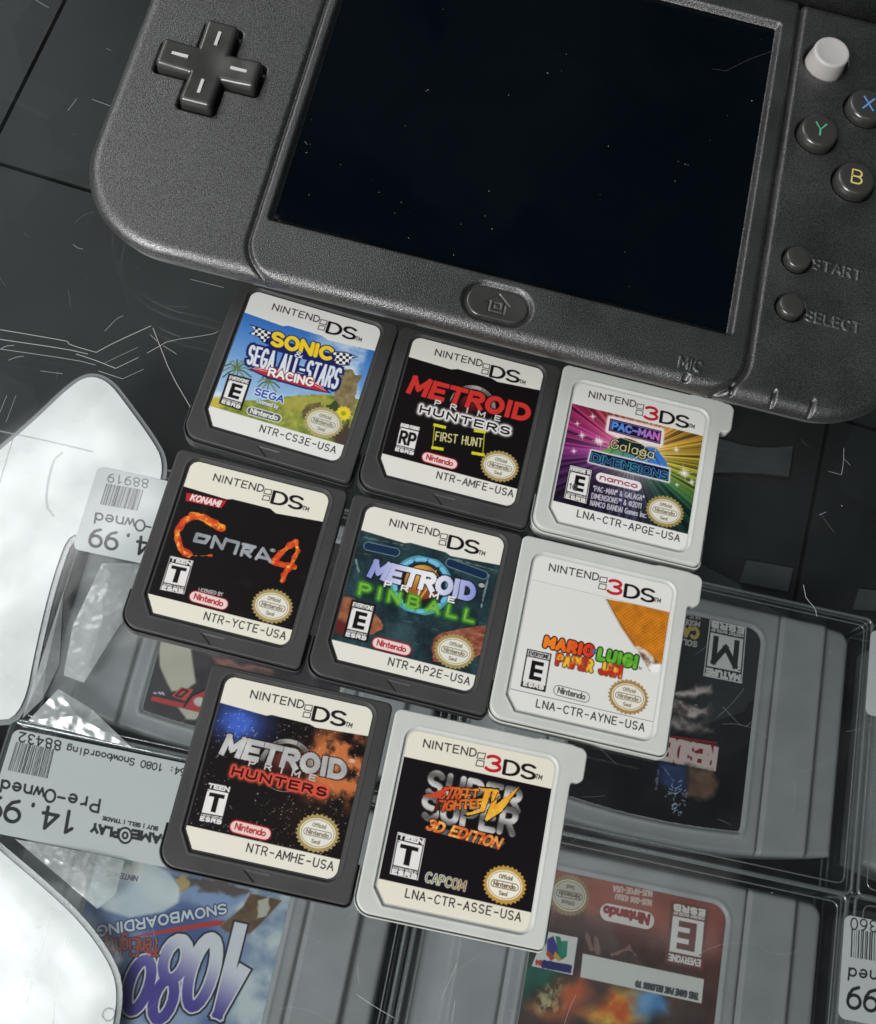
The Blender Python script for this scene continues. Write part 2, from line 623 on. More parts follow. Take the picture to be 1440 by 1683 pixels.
G = {
    'A': (7.2, [[(0, 0), (3.6, 10), (7.2, 0)], [(1.4, 3.4), (5.8, 3.4)]]),
    'B': (6.4, [[(0, 0), (0, 10), (3.6, 10)] + EL(3.6, 7.6, 2.4, 2.4, 90, -90, 8) + [(0, 5.2)], [(3.6, 5.2)] + EL(3.6, 2.6, 2.8, 2.6, 90, -90, 8) + [(0, 0)]]),
    'C': (6.8, [EL(3.8, 5, 3.8, 5, 45, 315)]),
    'D': (6.8, [[(0, 0), (0, 10), (2.6, 10)] + EL(2.6, 5, 4.2, 5, 90, -90, 12) + [(0, 0)]]),
    'E': (6, [[(6, 10), (0, 10), (0, 0), (6, 0)], [(0, 5.2), (5, 5.2)]]),
    'F': (5.8, [[(5.8, 10), (0, 10), (0, 0)], [(0, 5.2), (4.8, 5.2)]]),
    'G': (7, [EL(3.8, 5, 3.8, 5, 45, 340) + [(7.2, 4.6), (4.4, 4.6)]]),
    'H': (6.6, [[(0, 0), (0, 10)], [(6.6, 0), (6.6, 10)], [(0, 5.2), (6.6, 5.2)]]),
    'I': (0.8, [[(0.4, 0), (0.4, 10)]]),
    'J': (5, [[(5, 10), (5, 2.5)] + EL(2.5, 2.5, 2.5, 2.5, 0, -170, 8)]),
    'K': (6.4, [[(0, 0), (0, 10)], [(6.2, 10), (0, 4.6)], [(2, 6.2), (6.4, 0)]]),
    'L': (5.4, [[(0, 10), (0, 0), (5.4, 0)]]),
    'M': (8, [[(0, 0), (0, 10), (4, 3), (8, 10), (8, 0)]]),
    'N': (6.8, [[(0, 0), (0, 10), (6.8, 0), (6.8, 10)]]),
    'O': (7.4, [EL(3.7, 5, 3.7, 5, 0, 360, 20)]),
    'P': (6.2, [[(0, 0), (0, 10), (3.4, 10)] + EL(3.4, 7.3, 2.8, 2.7, 90, -90, 8) + [(0, 4.6)]]),
    'Q': (7.4, [EL(3.7, 5, 3.7, 5, 0, 360, 20), [(4.6, 2.6), (7.4, -0.6)]]),
    'R': (6.6, [[(0, 0), (0, 10), (3.6, 10)] + EL(3.6, 7.4, 2.7, 2.6, 90, -90, 8) + [(0, 4.8)], [(3.2, 4.8), (6.6, 0)]]),
    'S': (6.2, [EL(3.1, 7.45, 3.0, 2.55, 30, 270, 10) + EL(3.1, 2.45, 3.1, 2.45, 90, -150, 10)]),
    'T': (7, [[(0, 10), (7, 10)], [(3.5, 10), (3.5, 0)]]),
    'U': (6.6, [[(0, 10), (0, 3.3)] + EL(3.3, 3.3, 3.3, 3.3, 180, 360, 10) + [(6.6, 10)]]),
    'V': (7, [[(0, 10), (3.5, 0), (7, 10)]]),
    'W': (9.6, [[(0, 10), (2.4, 0), (4.8, 8), (7.2, 0), (9.6, 10)]]),
    'X': (6.6, [[(0, 0), (6.6, 10)], [(0, 10), (6.6, 0)]]),
    'Y': (7, [[(0, 10), (3.5, 4.8), (7, 10)], [(3.5, 4.8), (3.5, 0)]]),
    'Z': (6.4, [[(0, 10), (6.4, 10), (0, 0), (6.4, 0)]]),
    '0': (6.2, [EL(3.1, 5, 3.1, 5, 0, 360, 20)]),
    '1': (3.6, [[(0, 7.8), (2.4, 10), (2.4, 0)]]),
    '2': (6, [EL(3, 7.1, 2.9, 2.9, 160, -30, 10) + [(0, 0), (6, 0)]]),
    '3': (6, [EL(2.7, 7.6, 2.7, 2.4, 150, -90, 10) + EL(2.7, 2.6, 3.1, 2.6, 90, -150, 10)]),
    '4': (6.4, [[(4.8, 0), (4.8, 10), (0, 3), (6.4, 3)]]),
    '5': (6, [[(5.6, 10), (0.8, 10), (0.4, 5.6)] + EL(2.8, 3.2, 3.2, 3.2, 120, -150, 12)]),
    '6': (6.2, [EL(3.1, 3.1, 3.1, 3.1, 0, 360, 16), [(0, 3.1), (0.5, 6.2), (2.2, 8.8), (5, 10)]]),
    '8': (6.2, [EL(3.1, 7.5, 2.6, 2.5, 0, 360, 14), EL(3.1, 2.5, 3.1, 2.5, 0, 360, 14)]),
    '9': (6.2, [EL(3.1, 6.9, 3.1, 3.1, 0, 360, 16), [(6.2, 6.9), (5.7, 3.8), (4, 1.2), (1.2, 0)]]),
    '-': (6, [[(0.6, 4.6), (5.4, 4.6)]]),
    '.': (1.6, [[(0.8, 0), (0.8, 0.7)]]),
    ':': (1.6, [[(0.8, 1), (0.8, 1.7)], [(0.8, 5.6), (0.8, 6.3)]]),
    '|': (1, [[(0.5, -1), (0.5, 10)]]),
    '"': (2.4, [[(0.4, 10), (0.4, 7.6)], [(2, 10), (2, 7.6)]]),
    '(': (2.4, [EL(4, 5, 4, 6.2, 135, 225, 8)]),
    ')': (2.4, [EL(-1.6, 5, 4, 6.2, 45, -45, 8)]),
    '&': (7, [[(7, 0), (1.6, 7.2)] + EL(3, 8.2, 1.7, 1.8, 200, -30, 8) + [(0.8, 4)] + EL(2.8, 2.6, 2.6, 2.6, 150, 320, 8) + [(7, 4.4)]]),
    '@': (8, [EL(4, 5, 4, 5, 0, 360, 20), EL(4, 5, 1.5, 2, 0, 360, 12)]),
    '\u00ae': (4, [EL(2, 8, 2, 2, 0, 360, 12), [(1.3, 7.1), (1.3, 9), (2.6, 8.5), (1.4, 8), (2.7, 7.1)]]),
    '\u2122': (7.4, [[(0, 10), (3, 10)], [(1.5, 10), (1.5, 5.6)], [(3.8, 5.6), (3.8, 10), (5.5, 7), (7.2, 10), (7.2, 5.6)]]),
    '\u00a9': (8, [EL(4, 5, 4, 4.6, 0, 360, 16), EL(4, 5, 1.9, 2.2, 50, 310, 8)]),
    'a': (5.4, [EL(2.7, 3.2, 2.7, 3.2, 0, 360, 14), [(5.4, 6.4), (5.4, 0)]]),
    'b': (5.6, [[(0, 10), (0, 0)], EL(2.8, 3.2, 2.8, 3.2, 0, 360, 14)]),
    'c': (5, [EL(2.9, 3.2, 2.9, 3.2, 45, 315, 12)]),
    'd': (5.6, [[(5.6, 10), (5.6, 0)], EL(2.8, 3.2, 2.8, 3.2, 0, 360, 14)]),
    'e': (5.6, [[(0, 3.4), (5.6, 3.4)] + EL(2.8, 3.2, 2.8, 3.2, 5, 315, 14)]),
    'f': (3.6, [[(3.8, 9.6), (2.6, 10), (1.6, 9), (1.6, 0)], [(0, 6.4), (3.4, 6.4)]]),
    'g': (5.6, [EL(2.8, 3.2, 2.8, 3.2, 0, 360, 14), [(5.6, 6.4), (5.6, -1)] + EL(2.8, -1, 2.8, 2, 0, -150, 8)]),
    'h': (5.2, [[(0, 10), (0, 0)], [(0, 3.8)] + EL(2.6, 3.8, 2.6, 2.6, 180, 0, 8) + [(5.2, 0)]]),
    'i': (1, [[(0.5, 6.4), (0.5, 0)], [(0.5, 8.8), (0.5, 9.5)]]),
    'l': (1, [[(0.5, 10), (0.5, 0)]]),
    'm': (8.4, [[(0, 6.4), (0, 0)], [(0, 4)] + EL(2.1, 4, 2.1, 2.4, 180, 0, 8) + [(4.2, 0)], [(4.2, 4)] + EL(6.3, 4, 2.1, 2.4, 180, 0, 8) + [(8.4, 0)]]),
    'n': (5.2, [[(0, 6.4), (0, 0)], [(0, 3.8)] + EL(2.6, 3.8, 2.6, 2.6, 180, 0, 8) + [(5.2, 0)]]),
    'o': (5.8, [EL(2.9, 3.2, 2.9, 3.2, 0, 360, 14)]),
    'r': (3.6, [[(0, 6.4), (0, 0)], [(0, 3.8), (1, 5.6), (3.6, 6.4)]]),
    's': (4.6, [EL(2.3, 4.8, 2.2, 1.6, 30, 270, 8) + EL(2.3, 1.6, 2.3, 1.6, 90, -150, 8)]),
    't': (3.6, [[(1.6, 9), (1.6, 1.4), (2.4, 0), (3.8, 0.2)], [(0, 6.4), (3.6, 6.4)]]),
    'u': (5.2, [[(0, 6.4), (0, 2.6)] + EL(2.6, 2.6, 2.6, 2.6, 180, 360, 8) + [(5.2, 6.4)], [(5.2, 2), (5.2, 0)]]),
    'w': (7.6, [[(0, 6.4), (1.9, 0), (3.8, 5.6), (5.7, 0), (7.6, 6.4)]]),
    'y': (5.4, [[(0, 6.4), (2.7, 0)], [(5.4, 6.4), (2.2, -2), (0.4, -3)]]),
    'q': (5.6, [EL(2.8, 3.2, 2.8, 3.2, 0, 360, 14), [(5.6, 6.4), (5.6, -3)]]),
    'k': (5, [[(0, 10), (0, 0)], [(4.8, 6.4), (0, 2.6)], [(1.6, 4), (5, 0)]]),
    ' ': (3.6, []),
}
G['\u00d8'] = (6.2, [EL(3.1, 5, 3.1, 5, 0, 360, 20), [(1, 1.6), (5.2, 8.4)]])


def text_paths(s, quad, gap=2.6, mono=False):
    """strokes of the words s inside the quadrilateral quad = BL, BR, TR, TL (mm)"""
    xs, x = [], 0.0
    for ch in s:
        wd = 6.4 if mono else G[ch][0]
        xs.append(x)
        x += wd + gap
    tot = max(x - gap, 0.5)
    BL, BR, TR, TL = [np.asarray(q, float) for q in quad]
    out = []
    for ch, x0 in zip(s, xs):
        gw, polys = G[ch]
        sh = (6.4 - gw) / 2 if mono else 0
        for p in polys:
            a = np.asarray(p, float)
            u = ((a[:, 0] + x0 + sh) / tot)[:, None]
            v = (a[:, 1] / 10)[:, None]
            out.append((1 - u) * (1 - v) * BL + u * (1 - v) * BR + u * v * TR + (1 - u) * v * TL)
    return out


def base_quad(bl, br, h, shear=0.0):
    bl, br = np.asarray(bl, float), np.asarray(br, float)
    d = (br - bl) / np.linalg.norm(br - bl)
    up = np.array([-d[1], d[0]]) * h + d * shear * h
    return bl, br, br + up, bl + up


# ------------------------------------------------------------------ printing: ink laid on a fine sheet mesh
def vnoise(X, Y, scale, seed, octaves=3):
    out = np.zeros_like(X)
    amp, tot = 1.0, 0.0
    for o in range(octaves):
        r = np.random.default_rng(seed + o * 17)
        T = r.random((64, 64))
        x, y = X / scale * (2 ** o) + 31.7, Y / scale * (2 ** o) + 17.3
        xi, yi = np.floor(x).astype(int), np.floor(y).astype(int)
        fx, fy = x - xi, y - yi
        fx, fy = fx * fx * (3 - 2 * fx), fy * fy * (3 - 2 * fy)
        a, b = T[yi % 64, xi % 64], T[yi % 64, (xi + 1) % 64]
        c, d = T[(yi + 1) % 64, xi % 64], T[(yi + 1) % 64, (xi + 1) % 64]
        out += amp * ((a * (1 - fx) + b * fx) * (1 - fy) + (c * (1 - fx) + d * fx) * fy)
        tot += amp
        amp *= 0.5
    return out / tot


class Print:
    def __init__(self, x0, x1, y0, y1, cell, base):
        self.cell = cell
        self.xs = np.linspace(x0, x1, int(round((x1 - x0) / cell)) + 1)
        self.ys = np.linspace(y0, y1, int(round((y1 - y0) / cell)) + 1)
        self.X, self.Y = np.meshgrid(self.xs, self.ys)
        self.A = np.zeros(self.X.shape + (3,))
        self.A[:] = np.asarray(base) / 255.0

    def win(self, pts, pad):
        p = np.asarray(pts, float)
        i0, i1 = np.searchsorted(self.xs, [p[:, 0].min() - pad, p[:, 0].max() + pad])
        j0, j1 = np.searchsorted(self.ys, [p[:, 1].min() - pad, p[:, 1].max() + pad])
        return slice(j0, j1), slice(i0, i1)

    def put(self, sl, mask, col):
        X, Y = self.X[sl], self.Y[sl]
        c = col(X, Y) if callable(col) else np.asarray(col, float)
        c = c / 255.0
        a = np.clip(mask, 0, 1)[..., None]
        self.A[sl] = self.A[sl] * (1 - a) + c * a

    def poly(self, pts, col, alpha=1.0, soft=None, rough=0.0, seed=3):
        p = np.asarray(pts, float)
        soft = soft or self.cell
        sl = self.win(p, soft * 2 + rough)
        X, Y = self.X[sl], self.Y[sl]
        if X.size == 0:
            return
        if rough:
            X = X + (vnoise(X, Y, rough * 2.2, seed, 2) - 0.5) * 2 * rough
            Y = Y + (vnoise(X, Y, rough * 2.2, seed + 5, 2) - 0.5) * 2 * rough
        D = np.full(X.shape, 1e9)
        ins = np.zeros(X.shape, bool)
        for a, b in zip(p, np.roll(p, -1, 0)):
            e = b - a
            l2 = max(e @ e, 1e-12)
            t = np.clip(((X - a[0]) * e[0] + (Y - a[1]) * e[1]) / l2, 0, 1)
            D = np.minimum(D, np.hypot(X - a[0] - t * e[0], Y - a[1] - t * e[1]))
            if a[1] != b[1]:
                c = ((a[1] > Y) != (b[1] > Y)) & (X < (b[0] - a[0]) * (Y - a[1]) / (b[1] - a[1]) + a[0])
                ins ^= c
        sd = np.where(ins, -D, D)
        self.put(sl, alpha * np.clip(0.5 - sd / soft, 0, 1), col)

    def dist(self, paths, sl, sq=False):
        X, Y = self.X[sl], self.Y[sl]
        D = np.full(X.shape, 1e9)
        for p in paths:
            p = np.asarray(p, float)
            for a, b in zip(p[:-1], p[1:]):
                e = b - a
                L = math.hypot(*e)
                if L < 1e-9:
                    continue
                al = ((X - a[0]) * e[0] + (Y - a[1]) * e[1]) / L
                pr = np.abs((X - a[0]) * e[1] - (Y - a[1]) * e[0]) / L
                ex = np.abs(al - L / 2) - L / 2
                if sq:
                    D = np.minimum(D, np.maximum(pr, ex))
                else:
                    D = np.minimum(D, np.hypot(pr, np.maximum(ex, 0)))
        return D

    def stroke(self, paths, width, col, sq=False, alpha=1.0, glow=0.0, rough=0.0, seed=5):
        if not len(paths):
            return
        pts = np.concatenate([np.asarray(p, float) for p in paths])
        sl = self.win(pts, width + glow * 2.5 + self.cell * 2 + rough)
        if self.X[sl].size == 0:
            return
        D = self.dist(paths, sl, sq)
        if rough:
            D = D + (vnoise(self.X[sl], self.Y[sl], rough * 2.5, seed, 2) - 0.5) * 2 * rough
        if glow:
            msk = alpha * np.exp(-(np.maximum(D - width / 2, 0) / glow) ** 2)
        else:
            msk = alpha * np.clip(0.5 + (width / 2 - D) / self.cell, 0, 1)
        self.put(sl, msk, col)

    def ellipse(self, c, rx, ry, col, ang=0.0, alpha=1.0, soft=None, ring=None):
        soft = soft or self.cell
        R = max(rx, ry) + soft * 2
        sl = self.win([(c[0] - R, c[1] - R), (c[0] + R, c[1] + R)], 0)
        X, Y = self.X[sl] - c[0], self.Y[sl] - c[1]
        ca, sa = math.cos(ang), math.sin(ang)
        u, v = (X * ca + Y * sa) / rx, (-X * sa + Y * ca) / ry
        r = (np.hypot(u, v) - 1) * min(rx, ry)
        if ring:
            r = np.abs(r) - ring / 2
        self.put(sl, alpha * np.clip(0.5 - r / soft, 0, 1), col)

    def text(self, s, quad, width, col, gap=2.6, mono=False, **k):
        self.stroke(text_paths(s, quad, gap, mono), width, col, **k)

    def mesh(self, name, sdf, z, scale=0.86):
        A = np.clip(self.A, 0, 1)
        lin = np.where(A <= 0.04045, A / 12.92, ((A + 0.055) / 1.055) ** 2.4) * scale
        D = sdf(self.X, self.Y)
        ny, nx = self.X.shape
        idx = np.arange(nx * ny).reshape(ny, nx)
        dc = (D[:-1, :-1] + D[1:, 1:] + D[1:, :-1] + D[:-1, 1:]) / 4
        F = np.stack([idx[:-1, :-1], idx[:-1, 1:], idx[1:, 1:], idx[1:, :-1]], -1)[dc < 0]
        used = np.unique(F)
        remap = np.zeros(nx * ny, dtype=np.int64)
        remap[used] = np.arange(len(used))
        x, y = self.X.ravel()[used], self.Y.ravel()[used]
        zz = np.full(len(used), float(z)) if not callable(z) else z(x, y)
        return np_mesh(name, np.stack([x, y, zz], -1), remap[F], True, lin.reshape(-1, 3)[used])


# ================================================================== the surfaces: glass top over a dark shelf
gx0, gx1, gy0, gy1 = -420, 460, -330, 560
V, F = box_vf(gx0, gx1, gy0, gy1, -6.0, 0.0)
glass = link('glass_counter_top', np_mesh('glass_counter_top', V, F, False), M_GLASS)
tag(glass, 'scratched clear glass counter top under the console and the game cards', 'counter top', kind='structure')


def px_path(pts, sc, ox, oy, z=0.0):
    return [P(ox + x / sc, oy + y / sc, z)[:2] for x, y in pts]


def smooth(path, n=3):
    p = np.asarray(path, float)
    for _ in range(n):
        q = 0.75 * p[:-1] + 0.25 * p[1:]
        r = 0.25 * p[:-1] + 0.75 * p[1:]
        p = np.vstack([p[:1], np.stack([q, r], 1).reshape(-1, 2), p[-1:]])
    return p


scr = []
A5 = (3.6, 0, 400)
for w_, pts in [
    (0.13, [(-200, 480), (0, 510), (350, 570), (400, 580)]), (0.13, [(400, 580), (410, 600), (570, 645)]), (0.12, [(570, 645), (680, 585), (895, 488)]),
    (0.13, [(-200, 538), (0, 568), (390, 625), (520, 655)]), (0.13, [(450, 655), (560, 690), (685, 740)]), (0.10, [(685, 740), (820, 675)]),
    (0.09, [(0, 625), (450, 690), (565, 720)]), (0.10, [(583, 755), (725, 802)]), (0.06, [(725, 802), (850, 745)]),
    (0.12, [(905, 500), (945, 605), (1010, 770), (1130, 975)]), (0.07, [(1130, 975), (1160, 1215)]),
    (0.10, [(870, 650), (940, 610), (1000, 575), (1250, 540), (1290, 522)]), (0.08, [(890, 540), (930, 580)]), (0.08, [(965, 605), (1045, 655)]),
    (0.07, [(240, 755), (370, 772)]), (0.06, [(620, 520), (690, 445), (730, 428)]), (0.09, [(5, 628), (30, 608), (85, 603)]),
    (0.08, [(50, 692), (100, 672), (140, 668)]), (0.05, [(615, 710), (815, 615)]), (0.09, [(1125, 212), (1325, 262)]), (0.06, [(0, 1000), (40, 900)]), (0.05, [(35, 1060), (95, 900)])]:
    scr.append((w_, px_path(pts, *A5)))
for w_, pts in [(0.09, [(1182, 515), (1180, 620), (1165, 710)]), (0.06, [(1165, 710), (1070, 685)]), (0.06, [(1180, 590), (1230, 640)]),
                (0.11, [(888, 1510), (902, 1580), (905, 1605), (975, 1683), (985, 1740)]), (0.06, [(1000, 1005), (1055, 980)])]:
    scr.append((w_, px_path(pts, 4.428, 1120, 620)))
for w_, pts in [(0.08, [(540, 735), (620, 790), (715, 845)]), (0.06, [(1003, 760), (985, 870)]), (0.05, [(540, 600), (548, 680)]), (0.05, [(935, 760), (1010, 590)])]:
    scr.append((w_, px_path(pts, 2.88, 400, 1380)))
for w_, pts in [(0.08, [(335, 545), (380, 485)]), (0.10, [(455, 490), (555, 527)]), (0.07, [(525, 238), (548, 250)]), (0.08, [(175, 0), (240, 38)]), (0.08, [(360, 1205), (385, 1225), (410, 1228)])]:
    scr.append((w_, px_path(pts, 3, 0, 0)))
for k in range(110):        # hair-thin wear lines all over the glass
    x, y = RNG.uniform(-110, 140), RNG.uniform(-60, 215)
    a, L = RNG.uniform(0, math.pi), RNG.uniform(1.5, 9)
    c = RNG.normal(0, 0.3)
    scr.append((0.018, [(x + t * L * math.cos(a + c * t), y + t * L * math.sin(a + c * t)) for t in np.linspace(0, 1, 5)]))
V, F = ribbon([smooth(p, 1) if len(p) > 2 else p for _, p in scr], [w_ for w_, _ in scr], 0.03)
link('scratches', np_mesh('scratches', V, F, False), M_SCRATCH, glass)


def specks(n, xr, yr, z, smin, smax, clear=None):
    V, F = [], []
    k = 0
    while k < n:
        x, y = RNG.uniform(*xr), RNG.uniform(*yr)
        s = smin + (smax - smin) * RNG.random() ** 3
        k += 1
        if RNG.random() < 0.65:
            m_ = 6
            o = len(V)
            for i in range(m_):
                r = s * RNG.uniform(0.5, 1.1)
                V.append((x + r * math.cos(i * 2 * math.pi / m_), y + r * math.sin(i * 2 * math.pi / m_), z))
            V.append((x, y, z + s * 0.6))
            for i in range(m_):
                F.append((o + i, o + (i + 1) % m_, o + m_))
        else:
            a, L, c = RNG.uniform(0, 6.28), s * RNG.uniform(3, 8), RNG.uniform(-1.5, 1.5)
            pth = [(x + t * L * math.cos(a + c * t), y + t * L * math.sin(a + c * t)) for t in np.linspace(0, 1, 5)]
            v, f = ribbon([pth], 0.05, z + 0.05)
            o = len(V)
            V += v
            F += [tuple(i + o for i in q) for q in f]
    return V, F


V, F = specks(170, (-115, 145), (-65, 225), 0.04, 0.04, 0.16)
link('dust', np_mesh('dust', V, F, False), M_DUST, glass)

V, F = [], []
# shelf split by narrow dark gaps that stand in for reflected ceiling grid lines
A_, B_ = P(95, 0, -144), P(0, 240, -144)
C_, D_ = P(0, 275, -144), P(160, 312, -144)
sx = (A_[0] + B_[0]) / 2
sy = (C_[1] + D_[1]) / 2
rows = []
for (xa, xb) in [(-620, sx - 0.7), (sx + 0.7, 118), (119.4, 700)]:
    for (ya, yb) in [(-520, sy - 0.7), (sy + 0.7, 900)]:
        rows.append(box_vf(xa, xb, ya, yb, -152, -144))
V, F = merge(rows)
shelf = link('dark_shelf', np_mesh('dark_shelf', V, F, False), M_SHELF)
tag(shelf, 'dark display shelf below the glass, thin gaps added for reflected ceiling grid lines', 'shelf', kind='structure')
V, F = box_vf(-620, 700, -520, 900, -160, -153)
und = link('reflected_line_backing', np_mesh('reflected_line_backing', V, F, False), M_GAP)
tag(und, 'black underside below the gaps added for reflected ceiling lines in the dark shelf', 'shelf base', kind='structure')

# ================================================================== handheld console
CON_A = math.radians(3.2)
con = thing('handheld_console', 'open black handheld game console with grainy shell lying above the row of cards', 'game console', (-3, 150, 0), CON_A)


def body_sd(X, Y):
    return sd_box4(X, Y, -83.2, 81.6, -44.2, 53.0, 19.6, 19, 3, 3)


def plus_sd(X, Y, cx, cy, L, w_, r):
    return np.minimum(sd_box(X, Y, cx, cy, L, w_, r), sd_box(X, Y, cx, cy, w_, L, r))


DP = (-66.5, -1.8)
BTN = [('X', 65.9, 28.4, M_BLUE), ('Y', 56.6, 19.0, M_GREEN), ('B', 65.4, 9.7, M_YELLOW), ('A', 74.7, 19.2, M_RED)]
emb = []
emb += text_paths('START', base_quad((59.7, -12.4), (69.6, -12.5), 2.2))
emb += text_paths('SELECT', base_quad((59.6, -24.3), (70.6, -24.3), 2.2))
emb += text_paths('MIC', base_quad((36.6, -41.1), (40.8, -41.2), 2.1))


def seg_dist(X, Y, paths):
    D = np.full(X.shape, 9.0)
    for p in paths:
        p = np.asarray(p)
        for a, b in zip(p[:-1], p[1:]):
            lo, hi = np.minimum(a, b) - 0.6, np.maximum(a, b) + 0.6
            m_ = (X > lo[0]) & (X < hi[0]) & (Y > lo[1]) & (Y < hi[1])
            if not m_.any():
                continue
            e = b - a
            t = np.clip(((X[m_] - a[0]) * e[0] + (Y[m_] - a[1]) * e[1]) / max(e @ e, 1e-9), 0, 1)
            D[m_] = np.minimum(D[m_], np.hypot(X[m_] - a[0] - t * e[0], Y[m_] - a[1] - t * e[1]))
    return D


def con_z(X, Y, d):
    r = 2.4
    t = np.clip(d + r, 0, r)
    z = 15 - r + np.sqrt(np.maximum(r * r - t * t, 0))
    c = sd_box4(X, Y, -48.7, 49.6, -44.6, 60, 8.5, 8.5, 1, 1)
    fade = sstep(-36, -41, -np.abs(X)) if False else sstep(38.5, 42.5, np.abs(X - 0.4))
    side = sstep(-20, 20, X)
    wgr = 0.42 + 0.12 * side
    z -= (1.0 + 0.6 * side) * fade * np.exp(-(c / wgr) ** 2)
    z -= 0.25 * sstep(0.2, 0.7, c) * fade                        # wings sit a little lower than the middle
    s = sd_box(X, Y, -0.4, 6.7, 45.8, 38.3, 0.6)
    z -= 1.5 * sstep(0.55, -0.75, s)
    h = sd_box(X, Y, 0.2, -37.6, 6.7, 4.0, 3.99)
    z -= 0.9 * sstep(0.5, -0.5, h)
    z -= 2.2 * sstep(0.38, -0.30, plus_sd(X, Y, DP[0], DP[1], 10.6, 3.75, 1.0))
    for _, bx, by, _m in BTN:
        z -= 2.0 * sstep(0.2, -0.2, np.hypot(X - bx, Y - by) - 4.4)
    z -= 2.0 * sstep(0.2, -0.2, np.hypot(X - 56.4, Y - 38.2) - 4.9)
    for by in (-11.5, -22.5):
        z -= 2.0 * sstep(0.2, -0.2, np.hypot(X - 56.2, Y - by) - 2.95)
    z += 0.26 * sstep(0.27, 0.10, seg_dist(X, Y, emb))
    for bx, hy in ((38.4, 0.55), (47.6, 1.3), (55.6, 1.5), (63.2, 1.6)):
        z -= 0.9 * sstep(0.25, -0.15, sd_box(X, Y, bx, -42.4 - (0.5 if hy < 1 else 0), 0.28 if hy > 1 else 0.45, hy, 0.2))
    # small moulded blemishes beside the buttons
    return z


me = slab('upper_shell', body_sd, con_z, (-84, 83, -49, 55), 0.22, 11.3, [(-0.05, 11.9), (-0.3, 11.6), (-1.0, 11.4)])
link('upper_shell', me, M_SHELL, con)
me = slab('lower_shell', lambda X, Y: body_sd(X, Y) + 1.0, lambda X, Y, d: np.full_like(X, 11.1), (-84, 83, -49, 55), 1.0, 0,
          [(0.2, 11.05), (0.3, 10.8), (0.3, 9.8), (0.0, 9.3), (-0.6, 8.7), (-2.4, 7.6), (-3.8, 6.4), (-6.0, 4.6), (-8.4, 2.8), (-10.8, 1.2), (-12.8, 0.15)])
link('lower_shell', me, M_RIM, con)
# screen set into the recess
me = slab('screen', lambda X, Y: sd_box(X, Y, -0.4, 6.7, 45.2, 37.7, 0.4), lambda X, Y, d: np.full_like(X, 13.65), (-47, 46, -32, 46), 1.5, 12.6)
screen = link('screen', me, M_SCREEN, con)
V, F = [], []
for x, y in [(487, 238), (623, 316), (660, 332), (649, 350), (508, 320), (797, 355), (809, 376), (803, 315), (746, 418), (1115, 265), (1131, 271), (1128, 270), (1110, 297), (1027, 414),
             (560, 470 - 200), (700, 150), (900, 120), (1000, 240), (505, 238), (505, 250), (1236, 165)]:
    q = P(x, y, 13.7)
    lx, ly = q[0] + 3, q[1] - 150
    ca, sa = math.cos(CON_A), math.sin(CON_A)
    X_, Y_ = lx * ca + ly * sa, -lx * sa + ly * ca
    st = RNG.bit_generator.state
    v, f = specks(1, (X_, X_ + 1e-4), (Y_, Y_ + 1e-4), 13.70, 0.07, 0.14)
    o = len(V)
    V += v
    F += [tuple(i + o for i in qq) for qq in f]
v, f = specks(50, (-45, 44), (-30, 43), 13.70, 0.015, 0.05)
V, F = merge([(V, F), (v, f)])
link('dust', np_mesh('screen_dust', V, F, False), M_DUST, screen)
v, f = ribbon([[(36, 30.5), (40.5, 35.0), (45, 38.5)], [(33.0, 30.0), (36.0, 30.4)]], 0.07, 13.69)
M_FAINT = clear_mat('faint_scratch', (0.8, 0.82, 0.82), 1.0, 0.4, haze=0.07, hazecol=(0.8, 0.82, 0.82))
link('scratches', np_mesh('screen_scratches', v, f, False), M_FAINT, screen)


def dome(x, y, d):
    return 0


# direction pad
def dp_z(X, Y, d):
    r = 0.9
    t = np.clip(d + r, 0, r)
    z = 16.8 - r + np.sqrt(np.maximum(r * r - t * t, 0))
    rr = np.hypot(X, Y)
    return z - 0.5 * np.exp(-(rr / 4.0) ** 2) + 0.25 * sstep(6, 10, rr)


me = slab('directional_pad', lambda X, Y: plus_sd(X, Y, 0, 0, 10.1, 3.25, 0.9), dp_z, (-11, 11, -11, 11), 0.2, 12.9)
dpad = link('directional_pad', me, M_BUTTON, con)
dpad.location = (DP[0] * MM, DP[1] * MM, 0)
dpad['label'] = 'black cross shaped direction pad with white strokes'
for a in range(4):
    ca, sa = math.cos(a * math.pi / 2), math.sin(a * math.pi / 2)
    pth = [(4.3 * ca, 4.3 * sa), (7.6 * ca, 7.6 * sa)]
    v, f = ribbon([pth], 0.62, 16.95, 0.25)
    link('mark', np_mesh('mark', v, f, False), M_MARK, dpad)

